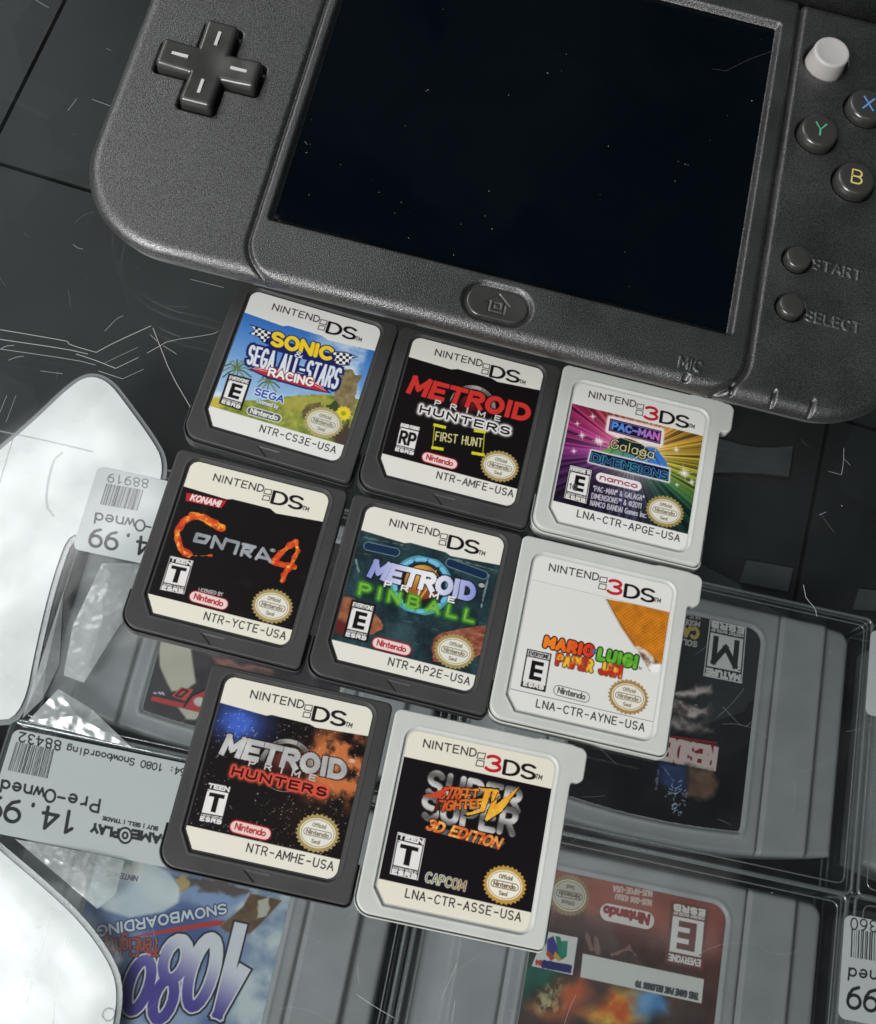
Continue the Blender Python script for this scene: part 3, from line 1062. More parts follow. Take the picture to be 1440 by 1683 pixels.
# round face buttons
prof = [(4.05, 12.9), (4.05, 15.6), (4.0, 16.1), (3.85, 16.5), (3.55, 16.78), (3.1, 16.88), (1.6, 16.86), (0.3, 16.85)]
for ch, bx, by, mt in BTN:
    v, f = lathe(prof)
    b = link('button', np_mesh('button', v, f), M_BUTTON, con)
    b.location = (bx * MM, by * MM, 0)
    b['label'] = 'round black button with a coloured letter ' + ch
    wd = {'X': 1.15, 'Y': 1.15, 'B': 1.05, 'A': 1.2}[ch]
    v, f = ribbon(text_paths(ch, base_quad((-wd, -1.55), (wd, -1.55), 3.2)), 0.36, 16.90)
    link('letter', np_mesh('letter', v, f, False), mt, b)
prof = [(2.62, 12.9), (2.62, 15.5), (2.5, 15.9), (2.25, 16.1), (1.2, 16.16), (0.2, 16.16)]
for by, nm in ((-11.5, 'upper small round black button beside the raised start lettering'), (-22.5, 'lower small round black button beside the raised select lettering')):
    v, f = lathe(prof)
    b = link('small_button', np_mesh('small_button', v, f), M_BUTTON, con)
    b.location = (56.2 * MM, by * MM, 0)
    b['label'] = nm
prof = [(4.2, 12.9), (4.15, 14.5), (3.95, 16.2), (3.88, 17.3), (3.85, 17.7), (3.74, 18.0), (3.5, 18.12), (3.1, 18.08), (2.6, 17.98), (1.5, 17.9), (0.2, 17.88)]
v, f = lathe(prof)
b = link('thumb_stick', np_mesh('thumb_stick', v, f), M_STICK, con)
b.location = (56.4 * MM, 38.2 * MM, 0)
b['label'] = 'short pale grey rubber stick'


# home button
def hm_z(X, Y, d):
    t = np.clip(d + 0.5, 0, 0.5)
    z = 14.95 - 0.5 + np.sqrt(np.maximum(0.25 - t * t, 0))
    z -= 0.25 * np.exp(-((X / 6) ** 2 + (Y / 3) ** 2))
    house = seg_dist(X, Y, [[(-2.2, 0.2), (0, 2.1), (2.2, 0.2)], [(-1.5, 0.4), (-1.5, -1.8), (1.5, -1.8), (1.5, 0.4)], [(-0.6, -0.9), (0.6, -0.9), (0.6, 0.2), (-0.6, 0.2), (-0.6, -0.9)]])
    return z - 0.22 * sstep(0.26, 0.08, house)


me = slab('home_button', lambda X, Y: sd_box(X, Y, 0, 0, 6.05, 3.3, 3.29), hm_z, (-7, 7, -4, 4), 0.12, 12.9)
b = link('home_button', me, M_BUTTON, con)
b.location = (0.2 * MM, -37.6 * MM, 0)
b['label'] = 'black pill shaped home button with a house outline'

# hinge and raised lid edge
n = 24
V, F = [], []
for xk in (-80, 79):
    for i in range(n):
        a = 2 * math.pi * i / n
        V.append((xk, 60.2 + 6.6 * math.cos(a), 12.5 + 6.6 * math.sin(a)))
for i in range(n):
    F.append((i, (i + 1) % n, n + (i + 1) % n, n + i))
F += [tuple(range(n - 1, -1, -1)), tuple(range(n, 2 * n))]
hm = np_mesh('hinge', V, F)
link('hinge', hm, M_SHELL, con)

# ================================================================== game cards
CARDS = {1: (-34.305, 90.218, 0.705), 2: (-0.5, 91.322, 2.691), 3: (33.075, 93.928, 3.593), 4: (-32.821, 53.179, 2.776), 5: (1.226, 54.848, 3.12),
         6: (34.319, 57.076, 4.018), 7: (-12.784, 16.925, 4.236), 8: (20.914, 18.993, 4.703)}
CROP = {1: (1440 / 380, 300, 450), 2: (1440 / 340, 590, 530), 3: (1440 / 350, 870, 590), 4: (1440 / 380, 200, 730), 5: (4, 500, 820), 6: (4, 800, 870),
        7: (1440 / 390, 260, 1090), 8: (1440 / 390, 580, 1160)}
LAB = {0: (-13.4, 13.3, -13.9, 15.93), 1: (-13.37, 13.3, -15.14, 14.28)}
PALE = {1: 0, 2: 0, 3: 1, 4: 0, 5: 0, 6: 1, 7: 0, 8: 1}


def to_local(px, py, z, x, y, a):
    q = P(px, py, z)
    dx, dy = q[0] - x, q[1] - y
    return np.array([dx * math.cos(a) + dy * math.sin(a), -dx * math.sin(a) + dy * math.cos(a)])


def K(c, x, y):
    s, ox, oy = CROP[c]
    cx, cy, a = CARDS[c]
    return to_local(ox + x / s, oy + y / s, 3.5, cx, cy, math.radians(a))


def label_sd(kind, X, Y, grow=0.0):
    x0, x1, y0, y1 = LAB[kind]
    d = sd_box4(X, Y, x0, x1, y0, y1, 0.3, 1.7, 1.7, 1.7)
    p, q = ((1.9, 3.0), (1.8, 2.3))[kind]
    ch = (1 - (X - x0) / p - (Y - y0) / q) / math.hypot(1 / p, 1 / q)
    return np.maximum(d, ch) - grow


def card_sd(kind, X, Y):
    if kind == 0:
        return sd_box4(X, Y, -16.5, 16.5, -17.5, 17.5, 3.2, 1.0, 1.3, 1.3)
    d = sd_box4(X, Y, -16.5, 16.5, -17.5, 17.5, 2.8, 1.2, 1.0, 1.3)
    tab = sd_box4(X, Y, 10, 18.7, 11.2, 17.5, 0.1, 1.3, 1.5, 0.1)
    k = 0.9
    h = np.clip(0.5 + 0.5 * (tab - d) / k, 0, 1)
    return tab * (1 - h) + d * h - k * h * (1 - h)


def card_z(kind):
    def f(X, Y, d):
        r = 0.32
        t = np.clip(d + r, 0, r)
        z = 3.8 - r + np.sqrt(np.maximum(r * r - t * t, 0))
        pk = label_sd(kind, X, Y, 0.5)
        z -= 0.42 * sstep(0.10, -0.08, pk)
        z += 0.05 * np.exp(-((pk - 0.3) / 0.14) ** 2)
        if kind == 0:
            tri = np.maximum(np.abs(X) * 0.62 + (-(Y + 15.6)) * 0.78 - 1.15, (Y + 15.4))
            z -= 0.18 * sstep(0.1, -0.1, tri)
        return z
    return f


def lip_sd(kind, X, Y):
    d = card_sd(kind, X, Y) + 0.5
    lo = sd_box4(X, Y, -17.0, 16.9, -18.0, -10.5, 3.5, 1.4, 0.2, 0.2)
    return np.minimum(d, lo)


def lip_z(X, Y, d):
    r = 0.25
    t = np.clip(d + r, 0, r)
    return 2.9 - r + np.sqrt(np.maximum(r * r - t * t, 0))


SHELLM = [slab('card_front_shell', lambda X, Y, k=k: card_sd(k, X, Y), card_z(k), (-18, 20, -19, 19), 0.1, 1.2) for k in (0, 1)]
LIPM = [slab('card_back_shell', lambda X, Y, k=k: lip_sd(k, X, Y), lambda X, Y, d, k=k: lip_z(X, Y, d) - 1.3 * np.exp(-((card_sd(k, X, Y) - 0.10) / 0.1) ** 2), (-18, 20, -19, 19), 0.12, 0.05) for k in (0, 1)]


# ------------------------------------------------------------------ printed card labels
WHITE, CREAM = (232, 231, 226), (231, 227, 213)
INK = (24, 14, 20)


def lerp(a, b, t):
    return np.asarray(a, float) * (1 - t[..., None]) + np.asarray(b, float) * t[..., None]


class Label(Print):
    def __init__(self, c, base, cell=0.1):
        self.c, self.k = c, PALE[c]
        x0, x1, y0, y1 = LAB[self.k]
        super().__init__(x0, x1, y0, y1, cell, base)

    def L(self, pts):
        return [K(self.c, *q) for q in pts]

    def p(self, pts, col, **k):
        self.poly(self.L(pts), col, **k)

    def s(self, paths, w_, col, **k):
        self.stroke([self.L(p_) for p_ in paths], w_, col, **k)

    def q(self, s, quad, w_, col, **k):
        self.text(s, self.L(quad), w_, col, **k)

    def b(self, s, bl, br, h, w_, col, shear=0.0, **k):
        self.text(s, base_quad(K(self.c, *bl), K(self.c, *br), h, shear), w_, col, **k)


ART_TOP = {1: [(385, 238), (625, 325), (660, 322), (870, 385), (905, 412), (1190, 475)], 2: [(350, 238), (640, 325), (690, 323), (920, 385), (965, 412), (1262, 470)],
           4: [(390, 262), (655, 343), (690, 342), (925, 400), (960, 430), (1250, 480)], 5: [(375, 203), (660, 290), (700, 288), (930, 350), (965, 375), (1282, 432)],
           7: [(375, 238), (655, 318), (690, 314), (920, 370), (955, 390), (1270, 440)], 3: [(295, 300), (1175, 520)], 6: [(300, 330), (1205, 545)], 8: [(312, 308), (1200, 503)]}
ART_BOT = {1: [(172, 822), (998, 1065)], 2: [(178, 914), (1110, 1160)], 3: [(175, 960), (1080, 1185)], 4: [(185, 935), (1075, 1160)], 5: [(190, 925), (1130, 1160)],
           6: [(165, 1050), (1095, 1265)], 7: [(180, 985), (1105, 1192)], 8: [(165, 1050), (1085, 1255)]}


def art_edge(c):
    """picture area between the white top and bottom bands, in label mm"""
    out = []
    for tab in (ART_TOP, ART_BOT):
        p = [K(c, *q) for q in tab[c]]
        sl = (p[-1][1] - p[0][1]) / (p[-1][0] - p[0][0])
        p[0] = np.array([-14.0, p[0][1] + (-14 - p[0][0]) * sl])
        p[-1] = np.array([14.0, p[-1][1] + (14 - p[-1][0]) * sl])
        out.append(p)
    return out


_hdr = {}
for k_, c_ in ((0, 5), (1, 8)):
    KK = lambda x, y, c=c_: K(c, x, y)
    if k_ == 0:
        _hdr[k_] = dict(n=base_quad(KK(562, 173), KK(885, 248), 1.32), sq=[[KK(902, 226), KK(944, 234), KK(938, 266), KK(893, 256), KK(902, 226)], [KK(893, 268), KK(934, 277), KK(928, 306), KK(885, 297), KK(893, 268)]],
                        ds=base_quad(KK(946, 318), KK(1135, 361), 2.35), tm=base_quad(KK(1146, 362), KK(1185, 372), 0.75))
    else:
        _hdr[k_] = dict(n=base_quad(KK(428, 249), KK(745, 309), 1.32), sq=[[KK(762, 284), KK(806, 290), KK(799, 324), KK(753, 316), KK(762, 284)], [KK(755, 329), KK(798, 337), KK(792, 370), KK(747, 362), KK(755, 329)]],
                        d3=base_quad(KK(806, 388), KK(893, 402), 2.55), ds=base_quad(KK(915, 412), KK(1098, 447), 2.35), tm=base_quad(KK(1108, 440), KK(1145, 449), 0.75))


def frame(lb, header, code, cbl, cbr):
    """white bands, console logo and catalogue code"""
    top, bot = art_edge(lb.c)
    x0, x1, y0, y1 = LAB[lb.k]
    lb.poly([(-14, 17)] + [tuple(t) for t in top] + [(14, 17)], header)
    lb.poly([(-14, -17)] + [tuple(t) for t in bot] + [(14, -17)], header)
    h = _hdr[lb.k]
    lb.text('NINTEND', h['n'], 0.21, INK, gap=3.0)
    lb.stroke(h['sq'], 0.14, INK)
    if lb.k:
        lb.text('3', h['d3'], 0.55, (190, 28, 44), sq=False)
    qd = [np.asarray(v) for v in h['ds']]
    lb.text('DS', qd, 0.36, INK, gap=1.8)
    for off in (0.16, -0.12):                       # heavier uprights, as in the wide logo face
        lb.text('DS', [v + np.array([off, 0]) for v in qd], 0.36, INK, gap=1.8)
    lb.text('TM', h['tm'], 0.14, INK)
    lb.b(code, cbl, cbr, 1.36, 0.2, (22, 20, 22), mono=True, gap=3.6)


def pill(lb, e0, e1, hh, face, edge, ink, glow=None, word='Nintendo', line=0.16):
    a, b = K(lb.c, *e0), K(lb.c, *e1)
    d = (b - a) / np.linalg.norm(b - a)
    a2, b2 = a + d * hh, b - d * hh
    if glow is not None:
        lb.stroke([[a2, b2]], 2 * hh, glow, glow=0.22)
    if edge is not None:
        lb.stroke([[a2, b2]], 2 * hh, edge)
        lb.stroke([[a2, b2]], 2 * (hh - line), face)
    elif face is not None:
        lb.stroke([[a2, b2]], 2 * hh, face)
    up = np.array([-d[1], d[0]])
    q0, q1 = a2 + up * (-hh * 0.42) - d * hh * 0.1, b2 + up * (-hh * 0.42) + d * hh * 0.1
    lb.text(word, base_quad(q0, q1, hh * 1.05), hh * 0.23, ink, gap=2.0)


def seal(lb, c, gold=(168, 148, 92), paper=(228, 226, 216), rx=3.85, ry=3.3, ang=0.0, local=None, ink=(120, 108, 80)):
    o = np.asarray(local) if local is not None else K(lb.c, *c)
    ca, sa = math.cos(ang), math.sin(ang)
    rot = lambda u, v: (o[0] + u * ca - v * sa, o[1] + u * sa + v * ca)
    pts = []
    for i in range(56):
        a = math.pi * 2 * i / 56
        r = 1.0 if i % 2 == 0 else 0.9
        pts.append(rot(rx * r * math.cos(a), ry * r * math.sin(a)))
    lb.poly(pts, gold)
    lb.ellipse(o, rx * 0.80, ry * 0.74, (245, 243, 232), ang)
    lb.ellipse(o, rx * 0.76, ry * 0.70, gold, ang)
    lb.ellipse(o, rx * 0.72, ry * 0.655, paper, ang)
    k = rx / 3.85
    T = lambda s, u0, u1, v, h, w_: lb.text(s, [rot(u0 * k, v * k), rot(u1 * k, v * k), rot(u1 * k, (v + h) * k), rot(u0 * k, (v + h) * k)], w_ * k, ink, gap=2.2)
    T('Official', -1.15, 1.15, 0.98, 0.62, 0.12)
    T('Seal', -0.7, 0.7, -1.72, 0.62, 0.12)
    a, b = rot(-1.85 * k, -0.05 * k), rot(1.85 * k, -0.05 * k)
    lb.stroke([[a, b]], 1.22 * k, ink)
    lb.stroke([[a, b]], 0.98 * k, paper)
    T('Nintendo', -1.9, 1.9, -0.36, 0.66, 0.16)


def rating(lb, TL, TR, BR, BL, big, top, boxed, dark=(15, 12, 14), pts=None, mini='CONTENT RATED BY', foot='ESRB'):
    q = pts or [K(lb.c, *v) for v in (BL, BR, TR, TL)]
    q = [np.asarray(v, float) for v in q]
    BL, BR, TR, TL = q
    f = lambda u, v: (1 - u) * (1 - v) * BL + u * (1 - v) * BR + u * v * TR + (1 - u) * v * TL
    R = lambda u0, u1, v0, v1: [f(u0, v0), f(u1, v0), f(u1, v1), f(u0, v1)]
    W_ = (232, 230, 226)
    lb.poly(R(0, 1, 0, 1), dark)
    if boxed:
        lb.poly(R(0.035, 0.965, 0.025, 0.975), W_)
        lb.poly(R(0.06, 0.94, 0.045, 0.955), dark)
    wid = np.linalg.norm(BR - BL)
    lb.text(top, R(0.10, 0.90, 0.845, 0.935), wid * 0.042 if len(top) > 6 else wid * 0.058, W_, gap=2.4, sq=True)
    lb.poly(R(0.09, 0.91, 0.235, 0.80), W_)
    lb.text(mini, R(0.10, 0.90, 0.165, 0.205), wid * 0.022, W_)
    lb.text(foot, R(0.11, 0.89, 0.055, 0.135), wid * 0.055, W_, gap=3.4, sq=True)
    if big == 'T':
        lb.poly(R(0.20, 0.80, 0.645, 0.735), dark)
        lb.poly(R(0.41, 0.60, 0.29, 0.66), dark)
    elif big == 'E':
        lb.poly(R(0.27, 0.44, 0.29, 0.735), dark)
        for v in (0.29, 0.465, 0.64):
            lb.poly(R(0.27, 0.74, v, v + 0.095), dark)
    elif big == 'RP':
        lb.text('RP', R(0.20, 0.82, 0.33, 0.69), wid * 0.12, dark, sq=True, gap=3.4)
    elif big == 'M':
        lb.text('M', R(0.24, 0.76, 0.32, 0.71), wid * 0.13, dark, sq=True)
    elif big == 'E10':
        lb.poly(R(0.34, 0.50, 0.30, 0.74), dark)
        for v in (0.31, 0.47, 0.65):
            lb.poly(R(0.34, 0.76, v, v + 0.09), dark)
        lb.text('10', R(0.16, 0.44, 0.32, 0.47), wid * 0.05, W_)
        lb.text('10', R(0.16, 0.44, 0.32, 0.47), wid * 0.035, dark)
    lb.stroke([R(0.115, 0.13, 0.765, 0.775)[:2]], wid * 0.03, dark)


LABELS = {}

# ---- 1: blue sky over a green racing landscape
lb = Label(1, (90, 150, 215))
t = np.clip((lb.Y + 8) / 20, 0, 1)
lb.A[:] = lerp((176, 205, 228), (44, 106, 190), t) / 255
cl = sstep(0.47, 0.75, vnoise(lb.X, lb.Y, 4.5, 3, 4))
lb.put((slice(None), slice(None)), cl * np.clip((lb.X + 6) / 16, 0, 1) * 0.9, (226, 234, 240))
lb.put((slice(None), slice(None)), sstep(0.45, 0.7, vnoise(lb.X + 40, lb.Y, 3.5, 9, 3)) * np.clip((-lb.X - 6) / 8, 0, 1) * np.clip((2 - lb.Y) / 6, 0, 1), (225, 232, 238))
grass = lambda X, Y: lerp((92, 112, 40), (176, 176, 84), vnoise(X, Y, 1.3, 5, 4)) * (0.85 + 0.3 * vnoise(X, Y, 0.5, 8, 2))[..., None]
lb.p([(120, 800), (250, 770), (390, 785), (480, 790), (640, 765), (760, 755), (900, 750), (1200, 800), (1000, 1190), (140, 1000)], grass, rough=0.25)
lb.p([(560, 790), (700, 760), (900, 765), (960, 800), (800, 840), (650, 850)], lambda X, Y: lerp((190, 180, 90), (150, 150, 60), vnoise(X, Y, 0.8, 15)), alpha=0.8, soft=0.8, rough=0.3)
lb.p([(140, 780), (230, 765), (250, 830), (150, 850)], (196, 178, 74), soft=0.8, rough=0.3)
rock = lambda X, Y: lerp((96, 84, 54), (168, 152, 110), vnoise(X, Y, 0.9, 21, 4))
lb.p([(945, 870), (950, 700), (985, 640), (1005, 595), (1060, 592), (1075, 630), (1120, 628), (1090, 690), (1080, 760), (1060, 880), (1000, 900)], rock, rough=0.2)
lb.p([(740, 860), (780, 805), (860, 800), (900, 850), (960, 870), (940, 940), (780, 940)], lambda X, Y: lerp((72, 66, 44), (140, 120, 80), vnoise(X, Y, 0.6, 31)), rough=0.35)
lb.p([(900, 820), (960, 790), (1000, 870), (940, 900)], (60, 76, 40), rough=0.4)
lb.p([(930, 1010), (1000, 960), (1040, 900), (1040, 1080), (960, 1060)], (74, 62, 52), rough=0.5, soft=0.5)
for cx, cy, n_, R_ in ((340, 590, 11, 92), (535, 668, 9, 70)):
    for i in range(n_):
        a = math.pi * (-0.25 + 1.5 * i / (n_ - 1))
        ex, ey = cx + R_ * math.cos(a), cy - R_ * 0.85 * math.sin(a) + 28
        mx_, my = cx + R_ * 0.55 * math.cos(a), cy - R_ * 0.62 * math.sin(a) + 2
        lb.s([[(cx, cy), (mx_, my), (ex, ey)]], 0.30, (70, 98, 62) if i % 2 else (112, 134, 96))
lb.s([[(345, 600), (330, 700), (340, 760)], [(537, 670), (530, 720)]], 0.22, (110, 100, 70))
o = K(1, 1003, 868)
for i in range(12):
    a = i * math.pi / 6
    lb.ellipse((o[0] + 0.9 * math.cos(a), o[1] + 0.9 * math.sin(a)), 0.62, 0.34, (232, 206, 50), a)
lb.ellipse(o, 0.5, 0.5, (150, 170, 40))
NAVY = (24, 30, 92)
for pth in ([(418, 312), (505, 340), (562, 362), (548, 400), (528, 440), (500, 425), (470, 392), (412, 372), (450, 350)], [(930, 478), (1020, 485), (1096, 517), (1050, 530), (1040, 570), (990, 572), (920, 572)]):
    lb.p(pth, NAVY)
    inner = lambda X, Y: np.where(((np.floor((X * 0.97 + Y * 0.25) / 0.62) + np.floor((Y - X * 0.2) / 0.62)) % 2)[..., None] > 0.5, np.array((22, 20, 30.)), np.array((240, 240, 238.)))
    ctr = np.mean(np.array(pth), 0)
    lb.p([tuple(ctr + (np.array(v) - ctr) * 0.86) for v in pth], inner)
lb.s([[(540, 420), (930, 520)], [(560, 450), (930, 560)]], 1.5, NAVY)
q1, q2, q3 = [(556, 437), (920, 533), (936, 468), (572, 364)], [(404, 553), (952, 712), (992, 596), (428, 448)], [(536, 630), (806, 698), (815, 652), (545, 588)]
lb.q('SEGA ALL-STARS', q2, 1.4, NAVY, sq=True, gap=4.2)
lb.p([(408, 592), (500, 574), (548, 568), (700, 610), (822, 650), (930, 745), (840, 730), (760, 716), (530, 650)], NAVY)
lb.p([(425, 592), (545, 575), (820, 660), (910, 738), (760, 706), (535, 640)], (184, 44, 58))
lb.s([[(440, 588), (530, 608)], [(450, 582), (530, 596)], [(820, 690), (890, 725)], [(825, 678), (880, 708)]], 0.1, (235, 225, 225))
lb.q('SONIC', q1, 1.25, NAVY)
lb.q('SONIC', q1, 0.82, (243, 208, 40))
lb.q('SEGA ALL-STARS', q2, 0.52, (220, 227, 234), sq=True, gap=4.2)
lb.b('&', (698, 515), (742, 525), 1.2, 0.42, NAVY)
lb.b('&', (698, 515), (742, 525), 1.2, 0.2, (240, 240, 238))
lb.q('RACING', q3, 0.75, (120, 16, 34))
lb.q('RACING', q3, 0.44, (240, 238, 234))
lb.b('SEGA', (448, 750), (622, 800), 1.35, 0.66, (226, 232, 238))
lb.b('SEGA', (448, 750), (622, 800), 1.35, 0.34, (32, 78, 170))
lb.b('Licensed by', (463, 800), (592, 838), 0.85, 0.26, (70, 84, 110))
lb.b('Licensed by', (463, 800), (592, 838), 0.85, 0.14, (240, 240, 236))
pill(lb, (400, 845), (616, 906), 0.92, (86, 94, 92), (236, 236, 230), (240, 240, 236))
seal(lb, (878, 925), (176, 164, 110), (214, 214, 204), ink=(130, 124, 100))
rating(lb, (288, 618), (432, 655), (366, 852), (226, 806), 'E', 'EVERYONE', False)
frame(lb, WHITE, 'NTR-CS3E-USA', (481, 980), (947, 1116))
LABELS[1] = lb

# ---- 2 and 7: black labels with a ring emblem behind a slanted title


def ring_emblem(lb, c, R_, ball):
    o = K(lb.c, *c)
    lb.ellipse(o, R_ * 0.62, R_ * 0.62, lambda X, Y: lerp(ball, (20, 6, 10), np.clip((np.hypot(X - o[0] + 0.6, Y - o[1] - 1.2)) / (R_ * 0.75), 0, 1)))
    m_ = lambda X, Y: lerp((168, 166, 162), (70, 68, 66), np.clip(0.9 - (Y - o[1]) / R_ * 0.6 - 0.35 * np.sin(5 * np.arctan2(Y - o[1], X - o[0])), 0, 1))
    arc = [[(o[0] + R_ * math.cos(a), o[1] + R_ * math.sin(a)) for a in np.radians(np.arange(10, 181, 6))]]
    lb.stroke(arc, R_ * 0.17, m_)
    lb.stroke([[(o[0] + R_ * 1.09 * math.cos(a), o[1] + R_ * 1.09 * math.sin(a)) for a in np.radians(np.arange(5, 185, 6))]], 0.07, (190, 188, 184))
    lb.stroke([[(o[0] + R_ * 1.05 * math.cos(a), o[1] + R_ * 1.05 * math.sin(a)) for a in np.radians(np.arange(200, 345, 6))]], 0.1, (150, 148, 146))
    for a in (75, 125):
        a = math.radians(a)
        lb.stroke([[(o[0] + R_ * 0.92 * math.cos(a), o[1] + R_ * 0.92 * math.sin(a)), (o[0] + R_ * 1.08 * math.cos(a), o[1] + R_ * 1.08 * math.sin(a))]], 0.1, (20, 20, 20))


lb = Label(2, (14, 9, 10))
ring_emblem(lb, (790, 585), 4.15, (150, 40, 44))
lb.q('METROID', [(348, 478), (1168, 676), (1188, 588), (392, 385)], 1.35, (30, 4, 6), sq=True, gap=3.2)
lb.q('METROID', [(348, 478), (1168, 676), (1188, 588), (392, 385)], 0.98, (205, 52, 46), sq=True, gap=3.2)
lb.b('PRIME', (528, 570), (980, 684), 0.95, 0.26, (214, 212, 210), gap=13, sq=True)
lb.b('HUNTERS', (425, 622), (1042, 778), 1.35, 0.55, (244, 242, 240), glow=0.42, gap=3.6)
lb.b('HUNTERS', (425, 622), (1042, 778), 1.35, 0.36, (12, 10, 12), gap=3.6, sq=True)
lb.b('FIRST HUNT', (532, 817), (856, 866), 1.7, 0.22, (226, 216, 150), gap=3)
lb.s([[(528, 705), (512, 880)], [(876, 750), (862, 925)]], 0.14, (214, 210, 40))
lb.s([[(530, 712), (595, 728)], [(516, 870), (578, 880)], [(812, 752), (872, 760)], [(795, 908), (864, 920)]], 0.62, (214, 210, 40), sq=True)
rating(lb, (284, 684), (440, 720), (390, 936), (235, 896), 'RP', 'RATING PENDING', False)
pill(lb, (443, 928), (682, 993), 0.95, (236, 214, 212), None, (176, 30, 38), glow=(190, 24, 30))
seal(lb, (980, 1000))
frame(lb, (229, 228, 218), 'NTR-AMFE-USA', (541, 1082), (1068, 1213))
LABELS[2] = lb

lb = Label(7, (16, 10, 10))
neb = vnoise(lb.X, lb.Y, 5, 4, 4)
blue = np.clip(1.25 - np.hypot((lb.X + 9.5) / 6.5, (lb.Y - 8.5) / 4.5), 0, 1) * neb * 1.5
lb.put((slice(None), slice(None)), blue, (62, 96, 190))
ora = np.clip(1.3 - np.hypot((lb.X - 10) / 8.5, (lb.Y - 5) / 7), 0, 1) * sstep(0.32, 0.72, vnoise(lb.X, lb.Y, 2.2, 14, 5)) * 1.4
lb.put((slice(None), slice(None)), ora, (196, 112, 62))
lb.put((slice(None), slice(None)), np.clip(1 - np.hypot((lb.X - 5) / 8, (lb.Y + 5) / 6), 0, 1) * 0.35 * neb, (92, 50, 40))
for i in range(900):
    x, y = RNG.uniform(-13, 13), RNG.uniform(-10.5, 11)
    dens = vnoise(np.array([[x]]), np.array([[y]]), 3, 40)[0, 0]
    if dens < 0.42:
        continue
    lb.ellipse((x, y), RNG.uniform(0.03, 0.11), RNG.uniform(0.03, 0.11), (190, 200, 214) if x < 0 else (222, 200, 170), alpha=RNG.uniform(0.3, 0.95))
ring_emblem(lb, (775, 622), 4.2, (140, 66, 52))
lb.q('METROID', [(388, 540), (1122, 696), (1132, 606), (432, 447)], 1.3, (40, 20, 18), sq=True, gap=3.2)
lb.q('METROID', [(388, 540), (1122, 696), (1132, 606), (432, 447)], 0.98, lambda X, Y: lerp((212, 212, 210), (150, 148, 146), vnoise(X, Y, 2.5, 8)), sq=True, gap=3.2)
lb.b('PRIME', (550, 620), (948, 714), 0.9, 0.26, (196, 192, 188), gap=12, sq=True)
lb.b('HUNTERS', (448, 674), (1012, 806), 1.25, 0.5, (226, 86, 66), glow=0.42, gap=3.6)
lb.b('HUNTERS', (448, 674), (1012, 806), 1.25, 0.36, (52, 10, 10), gap=3.6, sq=True)
lb.b('\u00ae', (1152, 622), (1185, 630), 1.2, 0.12, (210, 208, 200))
rating(lb, (300, 711), (452, 742), (392, 992), (234, 962), 'T', 'TEEN', False)
pill(lb, (440, 984), (680, 1043), 0.95, (236, 206, 198), None, (168, 40, 40), glow=(196, 30, 34))
seal(lb, (968, 1032))
frame(lb, CREAM, 'NTR-AMHE-USA', (536, 1142), (1056, 1258))
LABELS[7] = lb

# ---- 3: burst of coloured rays
lb = Label(3, (60, 50, 80))
o = K(3, 700, 640)
ang = np.degrees(np.arctan2(lb.Y - o[1], lb.X - o[0])) % 360
rad = np.hypot(lb.X - o[0], lb.Y - o[1])
stops = [(0, (200, 184, 60)), (25, (226, 176, 66)), (60, (214, 138, 62)), (95, (214, 120, 74)), (130, (214, 74, 84)), (155, (214, 60, 130)), (180, (186, 66, 150)), (205, (104, 48, 120)),
         (240, (40, 30, 62)), (275, (84, 84, 120)), (300, (40, 52, 64)), (325, (34, 96, 74)), (345, (140, 170, 60)), (360, (200, 184, 60))]
sa_ = np.array([s_[0] for s_ in stops])
base = np.stack([np.interp(ang, sa_, [s_[1][i] for s_ in stops]) for i in range(3)], -1)
rays = vnoise(ang * 0.45, ang * 0 + 2.0, 1.0, 77, 3)
rays = sstep(0.25, 0.8, rays)
glow_ = np.exp(-(rad / 6.5) ** 2)
colr = base * (0.42 + 0.85 * rays)[..., None]
colr = colr * (1 - 0.55 * glow_[..., None]) + np.array((250, 236, 220.)) * 0.55 * glow_[..., None]
colr *= np.clip(1.12 - rad / 34, 0.5, 1.1)[..., None]
lb.A[:] = np.clip(colr, 0, 255) / 255
for x, y, r in ((1050, 770, 1.7), (460, 550, 1.0), (430, 388, 0.8), (995, 612, 0.8), (302, 622, 0.7), (357, 516, 1.0), (1100, 832, 0.9), (480, 560, 1.2), (1000, 850, 0.5), (880, 650, 1.0), (325, 436, 0.6)):
    p_ = K(3, x, y)
    lb.ellipse(p_, r * 0.4, r * 0.4, (255, 250, 245), soft=r * 0.7, alpha=0.9)
    for a in (0.3, 1.87):
        lb.stroke([[p_ - r * np.array([math.cos(a), math.sin(a)]), p_ + r * np.array([math.cos(a), math.sin(a)])]], 0.07, (255, 252, 248), alpha=0.8)
DN = (22, 18, 52)
lb.p([(420, 655), (540, 600), (600, 560), (860, 600), (930, 700), (945, 775), (690, 720)], lambda X, Y: lerp((60, 120, 200), (110, 160, 60), np.clip((o[0] + 3 - X) / 9, 0, 1)))
lb.s([[(520, 660), (600, 590)], [(620, 680), (650, 600)], [(720, 700), (715, 610)], [(820, 720), (775, 610)], [(900, 745), (830, 620)]], 0.12, DN)
lb.s([[(550, 402), (893, 485), (884, 575), (700, 560), (538, 482), (550, 402)]], 0.85, (240, 226, 226), glow=0.3)
lb.p([(548, 400), (896, 486), (886, 576), (536, 484)], DN)
lb.s([[(556, 412), (886, 490), (878, 566), (546, 480), (556, 412)]], 0.12, (196, 120, 170))
lb.b('PAC-MAN', (562, 468), (872, 545), 1.3, 0.42, lambda X, Y: lerp((70, 150, 230), (206, 110, 190), np.clip((X - o[0] + 4) / 8, 0, 1)), sq=True)
o2 = K(3, 705, 600)
lb.ellipse(o2, 3.6, 1.5, (20, 40, 44), -0.22)
